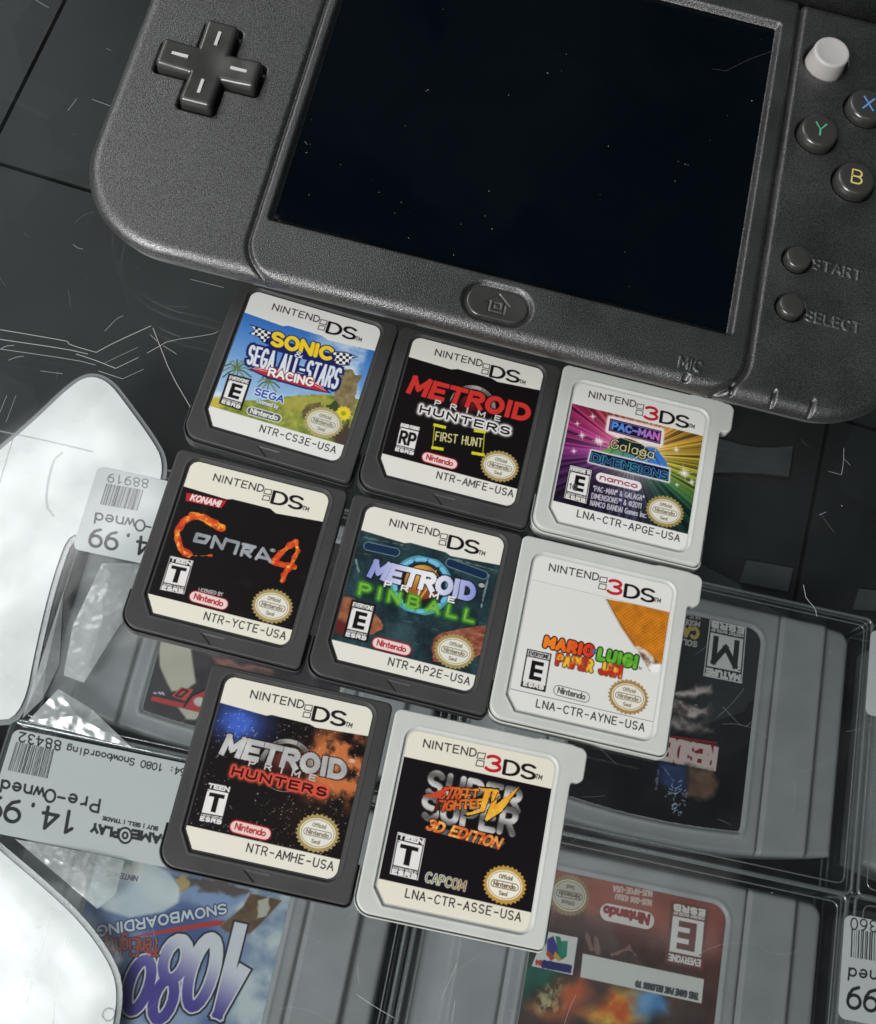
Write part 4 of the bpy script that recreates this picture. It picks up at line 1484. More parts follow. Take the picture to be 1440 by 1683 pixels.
lb.s([[(535, 600), (560, 545), (620, 530), (700, 560), (800, 580), (860, 600), (840, 660), (780, 690)]], 0.16, (200, 190, 120))
q = [(548, 600), (838, 672), (848, 610), (560, 540)]
lb.q('Galaga', q, 0.55, (16, 20, 30))
lb.q('Galaga', q, 0.2, (224, 214, 150))
lb.s([[(690, 690), (760, 640), (800, 570)], [(740, 620), (850, 680)]], 0.14, (220, 214, 170))
lb.s([[(424, 620), (500, 640), (945, 745), (940, 826), (405, 692), (424, 620)]], 0.3, (226, 226, 230), glow=0.25)
lb.p([(422, 616), (510, 640), (948, 745), (942, 828), (403, 694)], DN)
lb.b('DIMENSIONS', (424, 684), (930, 812), 1.35, 0.52, lambda X, Y: lerp((70, 206, 206), (90, 120, 200), vnoise(X, Y, 2, 5)), sq=True)
lb.b('DIMENSIONS', (424, 684), (930, 812), 1.35, 0.30, (14, 16, 40), sq=True)
pill(lb, (452, 792), (760, 866), 0.98, (236, 230, 232), None, (150, 30, 66), word='namco')
for s_, a, b in (('"PAC-MAN\u00ae & GALAGA\u00ae', (432, 890), (775, 958)), ('DIMENSIONS\u2122 & \u00a92011', (421, 940), (757, 1010)), ('NAMCO BANDAI Games Inc.', (412, 987), (792, 1074))):
    lb.b(s_, a, b, 1.05, 0.15, (216, 210, 224))
rating(lb, (274, 710), (430, 746), (391, 986), (229, 942), 'E10', 'EVERYONE 10+' if False else 'EVERYONE 10', True)
seal(lb, (918, 1030), (160, 142, 84))
frame(lb, WHITE, 'LNA-CTR-APGE-USA', (321, 1064), (1012, 1234))
LABELS[3] = lb

# ---- 4: black with burning first letter and numeral
lb = Label(4, (14, 10, 11))
lb.put((slice(None), slice(None)), sstep(0.6, 0.85, vnoise(lb.X, lb.Y, 3, 6, 4)) * 0.16, (110, 100, 96))


def fire(lb, paths, w_, seed):
    col = lambda X, Y: lerp((196, 52, 26), (250, 176, 50), sstep(0.35, 0.78, vnoise(X, Y, 1.0, seed, 3)))
    lb.s(paths, w_ * 1.05, col, rough=0.4, seed=seed)
    lb.s(paths, w_ * 0.55, lambda X, Y: lerp((222, 84, 34), (255, 214, 96), sstep(0.5, 0.85, vnoise(X, Y, 0.7, seed + 2, 3))), rough=0.4, seed=seed + 3, alpha=0.8)


lb.p([(404, 302), (655, 352), (620, 398), (398, 352)], (186, 40, 48))
lb.b('KONAMI', (428, 346), (606, 388), 1.1, 0.3, (236, 226, 222), shear=0.15)
fire(lb, [[(440, 440), (500, 455), (560, 490), (625, 518)]], 1.5, 51)
fire(lb, [[(500, 455), (440, 445), (385, 480), (350, 540), (345, 600), (370, 655), (420, 690)]], 1.1, 55)
fire(lb, [[(420, 690), (480, 696), (560, 690)]], 0.35, 57)
fire(lb, [[(1085, 605), (1010, 660), (940, 735)], [(940, 735), (1010, 752), (1080, 768)]], 0.95, 61)
fire(lb, [[(1085, 605), (1098, 660), (1060, 740), (1015, 810), (1000, 850)]], 0.8, 63)
GR = lambda X, Y: lerp((128, 134, 138), (178, 184, 188), vnoise(X, Y, 1.5, 3))
lb.s([[(470, 560), (545, 578), (520, 612), (455, 600), (470, 560)]], 0.7, GR)
lb.s([[(560, 640), (580, 575), (625, 650), (650, 590)]], 0.62, GR)
lb.s([[(655, 596), (728, 614), (705, 680)]], 0.62, GR)
lb.s([[(745, 690), (762, 640), (815, 650), (800, 672), (752, 664)], [(770, 672), (800, 700)], [(756, 622), (830, 640)]], 0.6, GR)
lb.s([[(838, 712), (880, 650), (925, 730)], [(855, 700), (905, 712)]], 0.62, GR)
lb.b('\u00ae', (917, 690), (948, 697), 1.3, 0.12, (190, 190, 190))
rating(lb, (300, 688), (454, 722), (392, 942), (230, 908), 'T', 'TEEN', True)
lb.b('LICENSED BY', (478, 915), (626, 946), 0.62, 0.13, (210, 206, 204))
pill(lb, (426, 940), (658, 1004), 0.95, (236, 214, 212), None, (176, 30, 38), glow=(170, 24, 30))
seal(lb, (938, 1008))
frame(lb, (234, 230, 214), 'NTR-YCTE-USA', (512, 1090), (1014, 1216))
LABELS[4] = lb

# ---- 5: blue lit ring with an orange ball, neon lettering
lb = Label(5, (24, 44, 50))
nz = vnoise(lb.X, lb.Y, 2.5, 12, 5)
lb.A[:] = lerp((14, 24, 30), (52, 84, 88), nz) / 255
lb.A *= (0.8 + 0.4 * vnoise(lb.X, lb.Y, 0.35, 2, 2))[..., None]
for x in range(12):
    p0 = (RNG.uniform(200, 1250), RNG.uniform(260, 1080))
    lb.s([[p0, (p0[0] + RNG.uniform(-40, 40), p0[1] + RNG.uniform(30, 160))]], RNG.uniform(0.1, 0.7), (18, 28, 32), alpha=0.5)
for x in range(46):
    px_, py_ = RNG.uniform(200, 1270), RNG.uniform(250, 1060)
    wx, wy = RNG.uniform(12, 70), RNG.uniform(8, 46)
    sh_ = RNG.uniform(0.6, 1.5)
    c_ = np.clip(np.array((34, 60, 64)) * sh_, 0, 255)
    lb.p([(px_, py_), (px_ + wx, py_ + wx * 0.24), (px_ + wx - wy * 0.2, py_ + wx * 0.24 + wy), (px_ - wy * 0.2, py_ + wy)], tuple(c_), alpha=0.6)
    lb.s([[(px_, py_), (px_ + wx, py_ + wx * 0.24)]], 0.09, (120, 150, 150), alpha=0.5)
lb.s([[(420, 310), (600, 350)], [(960, 420), (1180, 500)]], 1.7, (120, 150, 160))
lb.s([[(420, 310), (600, 350)], [(960, 420), (1180, 500)]], 1.45, (22, 44, 74))
lb.s([[(390, 250), (660, 305)], [(930, 380), (1260, 470)]], 0.22, (120, 136, 134), rough=0.2, alpha=0.7)
lb.s([[(340, 400), (360, 480)], [(1190, 600), (1165, 710)], [(1215, 500), (1190, 600)]], 0.3, (170, 186, 190), alpha=0.6, rough=0.2)
lb.p([(250, 640), (320, 650), (440, 740), (510, 800), (520, 850), (450, 890), (220, 860), (200, 800)], lambda X, Y: lerp((110, 52, 36), (186, 128, 86), vnoise(X, Y, 0.8, 23, 4)), rough=0.2)
lb.p([(210, 780), (280, 820), (280, 900), (200, 880)], (96, 34, 34), soft=0.6)
lb.p([(850, 920), (900, 880), (1050, 850), (1195, 830), (1190, 1000), (1100, 1060), (850, 1070), (838, 980)], lambda X, Y: lerp((98, 40, 34), (188, 124, 92), vnoise(X, Y * 2, 1.0, 27, 4)), rough=0.2)
lb.p([(530, 800), (740, 850), (720, 1020), (540, 990)], (60, 84, 88), alpha=0.5, soft=0.8)
o = K(5, 772, 566)
lb.ellipse(o, 5.8, 5.8, (22, 52, 66))
lb.ellipse(o, 5.25, 5.25, (84, 150, 172), ring=0.95)
for i in range(12):
    a0 = math.radians(i * 30 + 6)
    lb.stroke([[(o[0] + 4.9 * math.cos(a0 + t_), o[1] + 4.9 * math.sin(a0 + t_)) for t_ in np.linspace(0, 0.3, 5)]], 0.8, (122, 196, 232), alpha=0.9)
lb.ellipse(o, 4.1, 4.1, (30, 26, 26))
lb.ellipse((o[0], o[1] + 0.6), 3.3, 3.3, lambda X, Y: lerp((240, 190, 74), (120, 48, 26), np.clip(np.hypot(X - o[0] + 1.2, Y - o[1] - 2.2) / 5.5, 0, 1)))
lb.stroke([[(o[0] + 2.0, o[1] + 3.4), (o[0] + 1.6, o[1] + 1.0), (o[0] + 0.4, o[1] - 2.4)]], 0.16, (250, 210, 110))
qm = [(432, 500), (1104, 660), (1116, 566), (474, 414)]
lb.q('METROID', qm, 1.35, (18, 20, 40), sq=True, gap=3.2)
lb.q('METROID', qm, 0.98, lambda X, Y: lerp((240, 240, 244), (130, 140, 212), np.clip(np.abs(X) / 9 - 0.2, 0, 1)), sq=True, gap=3.2)
lb.b('PRIME', (528, 572), (984, 682), 0.92, 0.3, (240, 238, 236), gap=12, sq=True)
qp = [(362, 622), (1108, 808), (1122, 742), (374, 556)]
lb.q('PINBALL', qp, 0.5, (70, 170, 40), glow=0.4, gap=6, alpha=0.75)
lb.q('PINBALL', qp, 0.3, (190, 222, 70), gap=6)
lb.q('PINBALL', qp, 0.12, (60, 130, 50), gap=6)
lb.b('\u00ae', (1142, 604), (1176, 612), 1.5, 0.14, (220, 220, 214))
rating(lb, (314, 660), (476, 697), (416, 944), (254, 908), 'E', 'EVERYONE', False)
pill(lb, (452, 938), (698, 1000), 0.95, (236, 214, 212), None, (176, 30, 38), glow=(196, 30, 34))
seal(lb, (988, 1002))
frame(lb, (232, 229, 218), 'NTR-AP2E-USA', (553, 1090), (1082, 1222))
LABELS[5] = lb

# ---- 6: white label with an orange woven corner peeling back
lb = Label(6, (226, 225, 220))
weave = lambda X, Y: (np.array((228, 138, 32.)) * (0.86 + 0.14 * np.sin(X * 9)[..., None] * np.sin(Y * 9)[..., None] + 0.25 * (vnoise(X, Y, 1.1, 6, 3)[..., None] - 0.5)))
lb.p([(790, 458), (1215, 535), (1165, 890), (1080, 880), (975, 775), (880, 640), (825, 530)], weave)
lb.s([[(792, 460), (835, 540), (905, 655), (985, 775)]], 0.22, (120, 84, 52), alpha=0.8)
lb.s([[(782, 462), (826, 545), (896, 660), (976, 780)]], 0.35, (196, 184, 172), alpha=0.6)
lb.p([(972, 765), (1010, 772), (1055, 800), (1140, 884), (1120, 905), (1075, 932)], lambda X, Y: lerp((112, 82, 66), (224, 212, 204), sstep(0.3, 0.75, vnoise(X, Y, 1.0, 8))), soft=0.4)
lb.p([(1062, 908), (1090, 885), (1140, 882), (1132, 940), (1082, 938)], (242, 241, 238), soft=0.35)
q1, q2, q3 = [(384, 765), (688, 832), (700, 770), (396, 712)], [(735, 850), (976, 905), (990, 840), (748, 790)], [(462, 886), (876, 970), (886, 902), (470, 822)]
lb.q('MARIO', q1, 1.25,  (60, 16, 12), gap=4.6)
lb.q('MARIO', q1, 0.8,  lambda X, Y: lerp((240, 130, 40), (204, 44, 34), np.clip((X + 7) / 8, 0, 1)), gap=4.6)
lb.b('&', (697, 815), (728, 822), 0.9, 0.22, (70, 110, 180))
lb.q('LUIGI', q2, 1.25,  (16, 44, 16), gap=4.6)
lb.q('LUIGI', q2, 0.8,  lambda X, Y: lerp((60, 150, 44), (140, 196, 60), vnoise(X, Y, 1.2, 5)), gap=4.6)
lb.q('PAPER JAM', q3, 0.95, (96, 84, 60), gap=4.2)
lb.q('PAPER JAM', q3, 0.58, lambda X, Y: lerp((196, 36, 30), (240, 190, 50), sstep(0.4, 0.7, vnoise(X, Y, 1.2, 19))), gap=4.2)
lb.b('TM', (988, 918), (1016, 924), 0.5, 0.09, (60, 60, 60))
rating(lb, (268, 784), (428, 818), (386, 1070), (222, 1032), 'E', 'EVERYONE', False, mini='          ')
qq = [K(6, *v) for v in ((222, 1032), (386, 1070), (428, 818), (268, 784))]
f_ = lambda u, v: (1 - u) * (1 - v) * qq[0] + u * (1 - v) * qq[1] + u * v * qq[2] + (1 - u) * v * qq[3]
lb.poly([f_(0.05, 0.83), f_(0.95, 0.83), f_(0.95, 0.975), f_(0.05, 0.975)], (228, 226, 222))
lb.text('EVERYONE', [f_(0.1, 0.855), f_(0.9, 0.855), f_(0.9, 0.945), f_(0.1, 0.945)], 0.17, (20, 18, 20))
lb.poly([f_(0.05, 0.15), f_(0.95, 0.15), f_(0.95, 0.80), f_(0.05, 0.80)], (228, 226, 222))
lb.poly([f_(0.27, 0.24), f_(0.44, 0.24), f_(0.44, 0.73), f_(0.27, 0.73)], (20, 18, 20))
for v in (0.24, 0.435, 0.63):
    lb.poly([f_(0.27, v), f_(0.76, v), f_(0.76, v + 0.1), f_(0.27, v + 0.1)], (20, 18, 20))
pill(lb, (440, 1050), (678, 1112), 0.98, (228, 227, 222), (90, 88, 88), (72, 70, 70), line=0.13)
seal(lb, (932, 1102), (166, 134, 82), (230, 227, 216))
frame(lb, (228, 227, 222), 'LNA-CTR-AYNE-USA', (323, 1166), (1032, 1326))
top, bot = art_edge(6)
lb.stroke([bot], 0.08, (60, 60, 62))
lb.stroke([top], 0.10, (186, 184, 182))
LABELS[6] = lb

# ---- 8: black label, chrome word behind an orange brushed title
lb = Label(8, (15, 9, 14))
CH = lambda X, Y: lerp((96, 94, 92), (206, 204, 200), 0.5 + 0.5 * np.sin(Y * 1.7 + X * 0.35 + 2 * vnoise(X, Y, 3, 4)))
qu, ql = [(452, 535), (1000, 640), (1022, 520), (478, 402)], [(430, 678), (968, 778), (1000, 640), (436, 545)]
for q in (qu, ql):
    lb.q('SUPER', q, 1.3, (48, 46, 46), gap=3.4)
    lb.q('SUPER', q, 1.0, CH, gap=3.4)
BR_ = lambda X, Y: lerp((206, 84, 40), (236, 176, 56), np.clip((X + 4) / 9 + (vnoise(X, Y, 1, 3) - 0.5), 0, 1))
qa, qb = [(520, 560), (748, 588), (760, 512), (560, 496)], [(500, 640), (796, 612), (790, 570), (520, 580)]
for s_, q in (('STREET', qa), ('FIGHTER', qb)):
    lb.q(s_, q, 0.72, (22, 12, 10), rough=0.1)
    lb.q(s_, q, 0.42, BR_, rough=0.1)
lb.p([(425, 550), (560, 500), (600, 478), (560, 530), (520, 560)], (200, 70, 40), rough=0.15)
lb.p([(450, 680), (500, 620), (520, 570), (540, 600), (510, 640)], (60, 30, 20), rough=0.1)
iv = [[(758, 496), (880, 508), (840, 520), (800, 640), (700, 665), (680, 655), (770, 630), (800, 520)], [(850, 505), (890, 512), (868, 600), (1012, 490), (905, 640), (815, 700), (800, 690), (836, 600)]]
for p_ in iv:
    lb.p([tuple(np.mean(np.array(p_), 0) + (np.array(v) - np.mean(np.array(p_), 0)) * 1.12) for v in p_], (18, 12, 10), rough=0.1)
for p_ in iv:
    lb.p(p_, lambda X, Y: lerp((232, 140, 36), (248, 210, 70), vnoise(X, Y, 1.2, 33)), rough=0.08)
lb.s([[(840, 590), (895, 545)], [(860, 575), (880, 525)]], 0.12, (20, 14, 12))
lb.p([(436, 738), (470, 730), (925, 830), (885, 874), (440, 752)], (96, 92, 92))
lb.b('3D EDITION', (448, 745), (882, 862), 1.55, 0.72, (40, 14, 10), shear=0.3, sq=True)
lb.b('3D EDITION', (448, 745), (882, 862), 1.55, 0.46, lambda X, Y: lerp((214, 96, 40), (246, 190, 100), sstep(0.3, 0.8, vnoise(X, Y * 2, 1, 9))), shear=0.3, sq=True)
rating(lb, (268, 757), (450, 802), (400, 1068), (216, 1025), 'T', 'TEEN', True)
lb.b('CAPCOM', (440, 1066), (676, 1122), 1.5, 0.72, (26, 40, 96))
lb.b('CAPCOM', (440, 1066), (676, 1122), 1.5, 0.42, lambda X, Y: lerp((240, 226, 150), (220, 170, 40), np.clip((X + 2.5) / 6, 0, 1)))
lb.b('CAPCOM', (440, 1066), (676, 1122), 1.5, 0.14, (40, 70, 140))
seal(lb, (922, 1088), (190, 150, 66), (240, 236, 222), ink=(96, 70, 30))
frame(lb, (232, 226, 208), 'LNA-CTR-ASSE-USA', (316, 1160), (1014, 1309))
LABELS[8] = lb

CARD_LABELS = {
    1: 'charcoal game card with a blue sky and green racing landscape label',
    2: 'charcoal game card with a slanted red title on black and yellow corner brackets',
    3: 'pale grey game card with a rainbow burst of rays on its label',
    4: 'charcoal game card with a burning letter and numeral on a black label',
    5: 'charcoal game card with a glowing blue ring and green neon lettering',
    6: 'pale grey game card with a white label and orange woven corner',
    7: 'charcoal game card with a starry label and red glowing lettering under a silver title',
    8: 'pale grey game card with an orange and chrome title on a black label',
}
for c in range(1, 9):
    k = PALE[c]
    cx, cy, a = CARDS[c]
    root = thing('game_card', CARD_LABELS[c], 'game card', (cx, cy, 0), math.radians(a), 'game cards laid out in three rows on the glass')
    mt = M_CARD_PALE if k else M_CARD_DARK
    link('front_shell', SHELLM[k], mt, root)
    link('back_shell', LIPM[k], mt, root)
    link('label', LABELS[c].mesh('label', lambda X, Y, k=k: label_sd(k, X, Y), 3.43), M_LABEL, root)


# ================================================================== boxed cartridges on the shelf, seen through the glass
TH = math.radians(4.6)
GRID = {'red': (-39.5, 66.5), 'dark': (80.3, 78.3), 'grey': (199.0, 88.0), 'snow': (-33.5, -13.0), 'fire': (85.7, -2.5), 'plain': (205.0, 8.0)}
ZF = -124.0


def cart_sd(X, Y):
    d = sd_box4(X, Y, -55, 55, -37.5, 37, 5, 5, 4, 4)
    arc = np.hypot(X, Y - 182.5) - 220
    return np.maximum(d, arc)


def cl_sd(X, Y):
    d = sd_box4(X, Y, -26.4, 26.4, -32, 30.6, 4.5, 4.5, 4.5, 4.5)
    return np.maximum(d, np.hypot(X, Y - 182.5) - 213.4)


def cart_z(X, Y, d):
    r = 1.8
    t = np.clip(d + r, 0, r)
    ax = np.abs(X)
    z = ZF - r + np.sqrt(np.maximum(r * r - t * t, 0))
    z -= 1.6 * np.exp(-((ax - 32.0) / 0.45) ** 2)
    z -= 2.2 * sstep(45.5, 47.2, ax) + 0.16 * np.clip(ax - 47, 0, 9)
    z -= 0.5 * sstep(0.9, 0.5, cl_sd(X, Y) + 0.0)
    z += 0.35 * np.exp(-((cl_sd(X, Y) - 1.2) / 0.4) ** 2)
    return z


CARTM = slab('cartridge_shell', cart_sd, cart_z, (-56, 56, -39, 38), 0.5, -143.0)
CASE_Z0, CASE_Z1 = -143.9, -120.6
HX, HY = 58.6, 40.3


def round_box(hx, hy, z0, z1, r, inset=0.0):
    """box with rounded plan corners: top and bottom sheets and walls"""
    ring = []
    for cx, cy, a0 in ((hx - r, hy - r, 0), (-hx + r, hy - r, 90), (-hx + r, -hy + r, 180), (hx - r, -hy + r, 270)):
        for i in range(5):
            a = math.radians(a0 + 90 * i / 4)
            ring.append((cx + r * math.cos(a), cy + r * math.sin(a)))
    n = len(ring)
    V = [(x, y, z0) for x, y in ring] + [(x, y, z1) for x, y in ring]
    F = [tuple(range(n - 1, -1, -1)), tuple(range(n, 2 * n))]
    F += [(i, (i + 1) % n, n + (i + 1) % n, n + i) for i in range(n)]
    return V, F, ring


# moulded edge beads: top rim, an inner lid step, bottom rim and four corner posts
rims = []


def tube(path, r, n=8, closed=True):
    p = np.asarray(path, float)
    L = len(p)
    V, F = [], []
    for i in range(L):
        t = p[(i + 1) % L] - p[i - 1] if closed else p[min(i + 1, L - 1)] - p[max(i - 1, 0)]
        t = t / np.linalg.norm(t)
        a = np.cross(t, (0, 0, 1.0))
        a = a / np.linalg.norm(a) if np.linalg.norm(a) > 1e-3 else np.array([1.0, 0, 0])
        b = np.cross(a, t)
        for k in range(n):
            c = 2 * math.pi * k / n
            V.append(tuple(p[i] + r * (math.cos(c) * a + math.sin(c) * b)))
    for i in range(L if closed else L - 1):
        j = (i + 1) % L
        for k in range(n):
            m_ = (k + 1) % n
            F.append((i * n + k, j * n + k, j * n + m_, i * n + m_))
    return V, F


for ofs, z_, r_ in ((0.0, CASE_Z1 - 0.1, 0.5), (-2.4, CASE_Z1 + 0.1, 0.22), (0.25, CASE_Z1 - 4.0, 0.3), (0.0, CASE_Z0 + 0.9, 0.45)):
    rr = round_box(HX + ofs, HY + ofs, 0, 1, 2.0)[2]
    rims.append(tube([(x, y, z_) for x, y in rr], r_))
for sx in (-1, 1):
    for sy in (-1, 1):
        x_, y_ = sx * (HX - 0.55), sy * (HY - 0.55)
        rims.append(tube([(x_, y_, CASE_Z0 + 1.5), (x_, y_, CASE_Z1 - 0.8)], 0.4, closed=False))
v, f = merge(rims)
EDGEM = np_mesh('case_edges', v, f, True)

BOX_TXT = {
    'red': ('clear plastic box with scuffed lid holding a cartridge with a red logo', 'grey game cartridge with a dark label and red logo in the upper left box'),
    'dark': ('clear plastic box around the black label cartridge, right of the white label card', 'grey game cartridge with a torn black label and upside down M rating'),
    'grey': ('clear plastic box cut off by the right edge beside the black label cartridge', 'plain grey game cartridge cut off at the right edge'),
    'snow': ('clear plastic box with the wide price sticker, holding a snowy label cartridge', 'grey game cartridge with a snowy blue label and purple numerals'),
    'fire': ('clear plastic box holding a cartridge with a reddish fiery label', 'grey game cartridge with a reddish fiery label and upside down E rating'),
    'plain': ('clear plastic box in the lower right corner under a narrow price sticker', 'grey game cartridge mostly out of view in the lower right corner'),
}
CLAB = {}


class CartLabel(Print):
    def __init__(self, key, sc, ox, oy, base):
        self.key, self.m = key, (sc, ox, oy)
        super().__init__(-26.6, 26.6, -31.2, 30.8, 0.17, base)

    def k(self, x, y):
        s, ox, oy = self.m
        return to_local(ox + x / s, oy + y / s, ZF - 0.4, *GRID[self.key], TH)

    def L(self, pts):
        return [self.k(*q) for q in pts]

    def p(self, pts, col, **k):
        self.poly(self.L(pts), col, **k)

    def s(self, paths, w_, col, **k):
        self.stroke([self.L(p_) for p_ in paths], w_, col, **k)

    def q(self, s, quad, w_, col, **k):
        self.text(s, self.L(quad), w_, col, **k)


# snowy label
lb = CartLabel('snow', 3, 0, 1150, (92, 112, 160))
lb.A[:] = lerp((70, 92, 150), (150, 168, 196), sstep(0.25, 0.8, vnoise(lb.X, lb.Y, 12, 5, 4))) / 255
lb.p([(1060, 930), (1480, 900), (1480, 1700), (1020, 1700), (1140, 1500), (1230, 1200)], lambda X, Y: lerp((128, 150, 178), (206, 216, 220), sstep(0.3, 0.75, vnoise(X, Y, 6, 6, 5))), soft=3, rough=2)
lb.p([(930, 930), (1080, 935), (1230, 965), (1100, 1060), (960, 1000)], (140, 164, 204), soft=1.5, rough=1)
lb.p([(520, 1560), (900, 1530), (1100, 1700), (520, 1700)], (150, 170, 200), soft=3, rough=2)
lb.p([(850, 870), (960, 880), (1100, 890), (1250, 950), (1150, 975), (960, 925), (900, 930)], (96, 84, 84), soft=0.8, rough=1)
lb.p([(1235, 955), (1390, 990), (1290, 1100), (1230, 1155), (1120, 1145), (1085, 1120), (1200, 1020)], lambda X, Y: lerp((84, 62, 40), (126, 98, 66), vnoise(X, Y, 2, 12)), soft=0.5)
lb.p([(1280, 990), (1340, 960), (1320, 1060), (1270, 1080)], (196, 190, 176), soft=0.5, rough=1.5)
lb.p([(380, 600), (520, 740), (720, 790), (830, 850), (890, 930), (880, 1000), (800, 1050), (640, 1075), (520, 1040), (380, 960)], lambda X, Y: lerp((182, 200, 214), (228, 234, 234), vnoise(X, Y, 7, 4)), soft=0.9)
lb.p([(860, 880), (920, 870), (935, 920), (890, 950)], (190, 166, 110), soft=0.6, rough=0.8)
lb.p([(540, 760), (716, 800), (692, 905), (494, 872)], (232, 232, 226))
lb.p([(560, 745), (660, 760), (650, 830), (545, 820)], (176, 196, 190), soft=1, rough=0.8)
lb.q('NINTENDO', [(680, 872), (532, 845), (526, 868), (674, 896)], 0.3, (110, 110, 130))
pth = [[(1180, 1135), (1078, 1545)], [(1078, 1545), (1192, 1345)]]
W10 = lambda X, Y: lerp((74, 62, 150), (222, 226, 234), sstep(-12, 4, Y + 0.35 * X + 8))
dig = [('0', [(1098, 1190), (990, 1172), (892, 1505), (1000, 1525)]), ('8', [(944, 1195), (838, 1180), (722, 1568), (832, 1585)]), ('0', [(772, 1292), (672, 1275), (600, 1525), (694, 1540)])]
for w_, c_ in ((4.5, (26, 22, 44)), (3.5, (226, 228, 232)), (2.7, W10)):
    lb.s(pth, w_, c_, sq=True)
    for ch, q in dig:
        lb.q(ch, q, w_, c_)
lb.q('SNOWBOARDING', [(1112, 1008), (482, 1118), (487, 1166), (1116, 1052)], 1.15, (52, 66, 110))
lb.q('SNOWBOARDING', [(1112, 1008), (482, 1118), (487, 1166), (1116, 1052)], 0.55, (222, 228, 234))
lb.p([(1112, 1090), (1060, 1088), (860, 1122), (640, 1172), (760, 1160), (1090, 1112)], (186, 56, 52))
lb.q('TenEighty', [(785, 1180), (512, 1178), (520, 1262), (780, 1262)], 0.95, (60, 30, 30))
lb.q('TenEighty', [(785, 1180), (512, 1178), (520, 1262), (780, 1262)], 0.5, (168, 84, 70))
lb.p([(700, 1240), (800, 1232), (740, 1258)], (176, 60, 56))
lb.q('TM', [(492, 1175), (462, 1172), (462, 1190), (492, 1192)], 0.22, (220, 224, 228))
CLAB['snow'] = lb

# black, torn label
lb = CartLabel('dark', 2.769, 920, 920, (16, 15, 18))
lb.put((slice(None), slice(None)), 0.3 * sstep(0.5, 0.8, vnoise(lb.X, lb.Y, 8, 4)), (40, 40, 46))
pal = lambda X, Y: lerp((64, 50, 50), (206, 190, 184), sstep(0.25, 0.7, vnoise(X, Y, 3, 9, 4)))
lb.p([(520, 600), (600, 590), (690, 570), (690, 610), (600, 622), (520, 618)], pal, rough=1.2, soft=1.4)
lb.p([(500, 640), (560, 640), (640, 680), (690, 650), (700, 690), (620, 730), (500, 700)], pal, rough=1.2, soft=1.4)
lb.p([(500, 720), (560, 720), (640, 760), (690, 690), (690, 790), (600, 800), (500, 770)], pal, rough=1.5, soft=1.6, alpha=0.75)
lb.p([(480, 795), (716, 830), (700, 962), (480, 912)], (138, 30, 40))
lb.s([[(490, 812), (712, 842)], [(486, 900), (700, 948)]], 0.35, (60, 14, 20))
lb.q('RESIDENT', [(712, 862), (395, 800), (380, 886), (700, 950)], 1.5, (216, 196, 190), sq=True)
lb.p([(455, 920), (585, 935), (575, 1080), (520, 1060), (440, 1010)], lambda X, Y: lerp((26, 34, 74), (60, 76, 120), vnoise(X, Y, 3, 14)), soft=1.5, rough=1)
lb.p([(585, 940), (690, 960), (716, 1010), (700, 1080), (640, 1095), (570, 1075)], lambda X, Y: lerp((70, 50, 44), (150, 116, 100), vnoise(X, Y, 4, 21)), soft=1.8, rough=1)
for _ in range(40):
    x, y = RNG.normal(535, 30), RNG.normal(1080, 35)
    lb.s([[(x, y), (x + RNG.uniform(-18, 18), y + RNG.uniform(-12, 12))]], 0.28, (180, 200, 220), alpha=0.8)
lb.s([[(450, 960), (440, 1040)], [(470, 940), (520, 1010)]], 0.3, (140, 160, 180), alpha=0.6, rough=0.6)
lb.q('SOLD', [(626, 374), (540, 358), (536, 380), (622, 396)], 0.5, (190, 186, 176))
lb.q('CA', [(632, 316), (566, 302), (560, 344), (626, 358)], 1.1, (196, 170, 96))
lb.q('MODEL', [(638, 284), (556, 268), (553, 290), (634, 304)], 0.45, (190, 186, 176))
lb.q('NUS-4', [(642, 252), (560, 238), (557, 258), (638, 272)], 0.4, (170, 166, 160))
rating(lb, None, None, None, None, 'M', 'MATURE', True, pts=lb.L([(858, 302), (678, 264), (646, 534), (836, 572)]))
lb.p([(700, 236), (740, 236), (820, 250), (800, 290), (750, 282), (720, 262)], (112, 114, 120), rough=1.2)
CLAB['dark'] = lb

# reddish, fiery label
lb = CartLabel('fire', 3.6, 840, 1380, (120, 60, 52))
lb.A[:] = lerp((84, 36, 34), (164, 92, 78), sstep(0.2, 0.85, vnoise(lb.X, lb.Y, 9, 3, 4) * 0.6 + 0.4 * np.clip((lb.Y + 5) / 35, 0, 1))) / 255
lb.p([(0, 450), (440, 430), (620, 560), (900, 560), (1240, 760), (1240, 1300), (0, 1300)], lambda X, Y: lerp((40, 30, 34), (110, 80, 66), vnoise(X, Y, 6, 8, 4)), soft=9, rough=4)
lb.p([(60, 700), (240, 790), (260, 900), (120, 980), (40, 1000)], lambda X, Y: lerp((20, 70, 60), (50, 120, 96), vnoise(X, Y, 5, 18)), soft=4, rough=3)
lb.p([(260, 820), (430, 780), (470, 900), (380, 1000), (330, 1100), (250, 1080), (100, 1010)], lambda X, Y: lerp((190, 84, 48), (220, 124, 70), vnoise(X, Y, 6, 28)), soft=5, rough=5)
lb.p([(180, 880), (330, 860), (300, 1000), (160, 1040)], lambda X, Y: lerp((70, 62, 44), (186, 176, 130), sstep(0.4, 0.7, vnoise(X, Y, 1.6, 38))), soft=3, rough=2)
flame = lambda X, Y: lerp((214, 92, 30), (246, 222, 90), sstep(0.3, 0.75, vnoise(X * 0.9, Y, 5, 48, 4)))
lb.p([(400, 1040), (560, 940), (640, 860), (780, 900), (800, 1100), (560, 1110)], flame, soft=3.5, rough=3.5)
lb.p([(740, 930), (850, 900), (960, 930), (950, 1010), (870, 1060), (800, 1110), (740, 1060)], lambda X, Y: lerp((40, 110, 190), (150, 190, 220), vnoise(X, Y, 6, 58)), soft=4, rough=3)
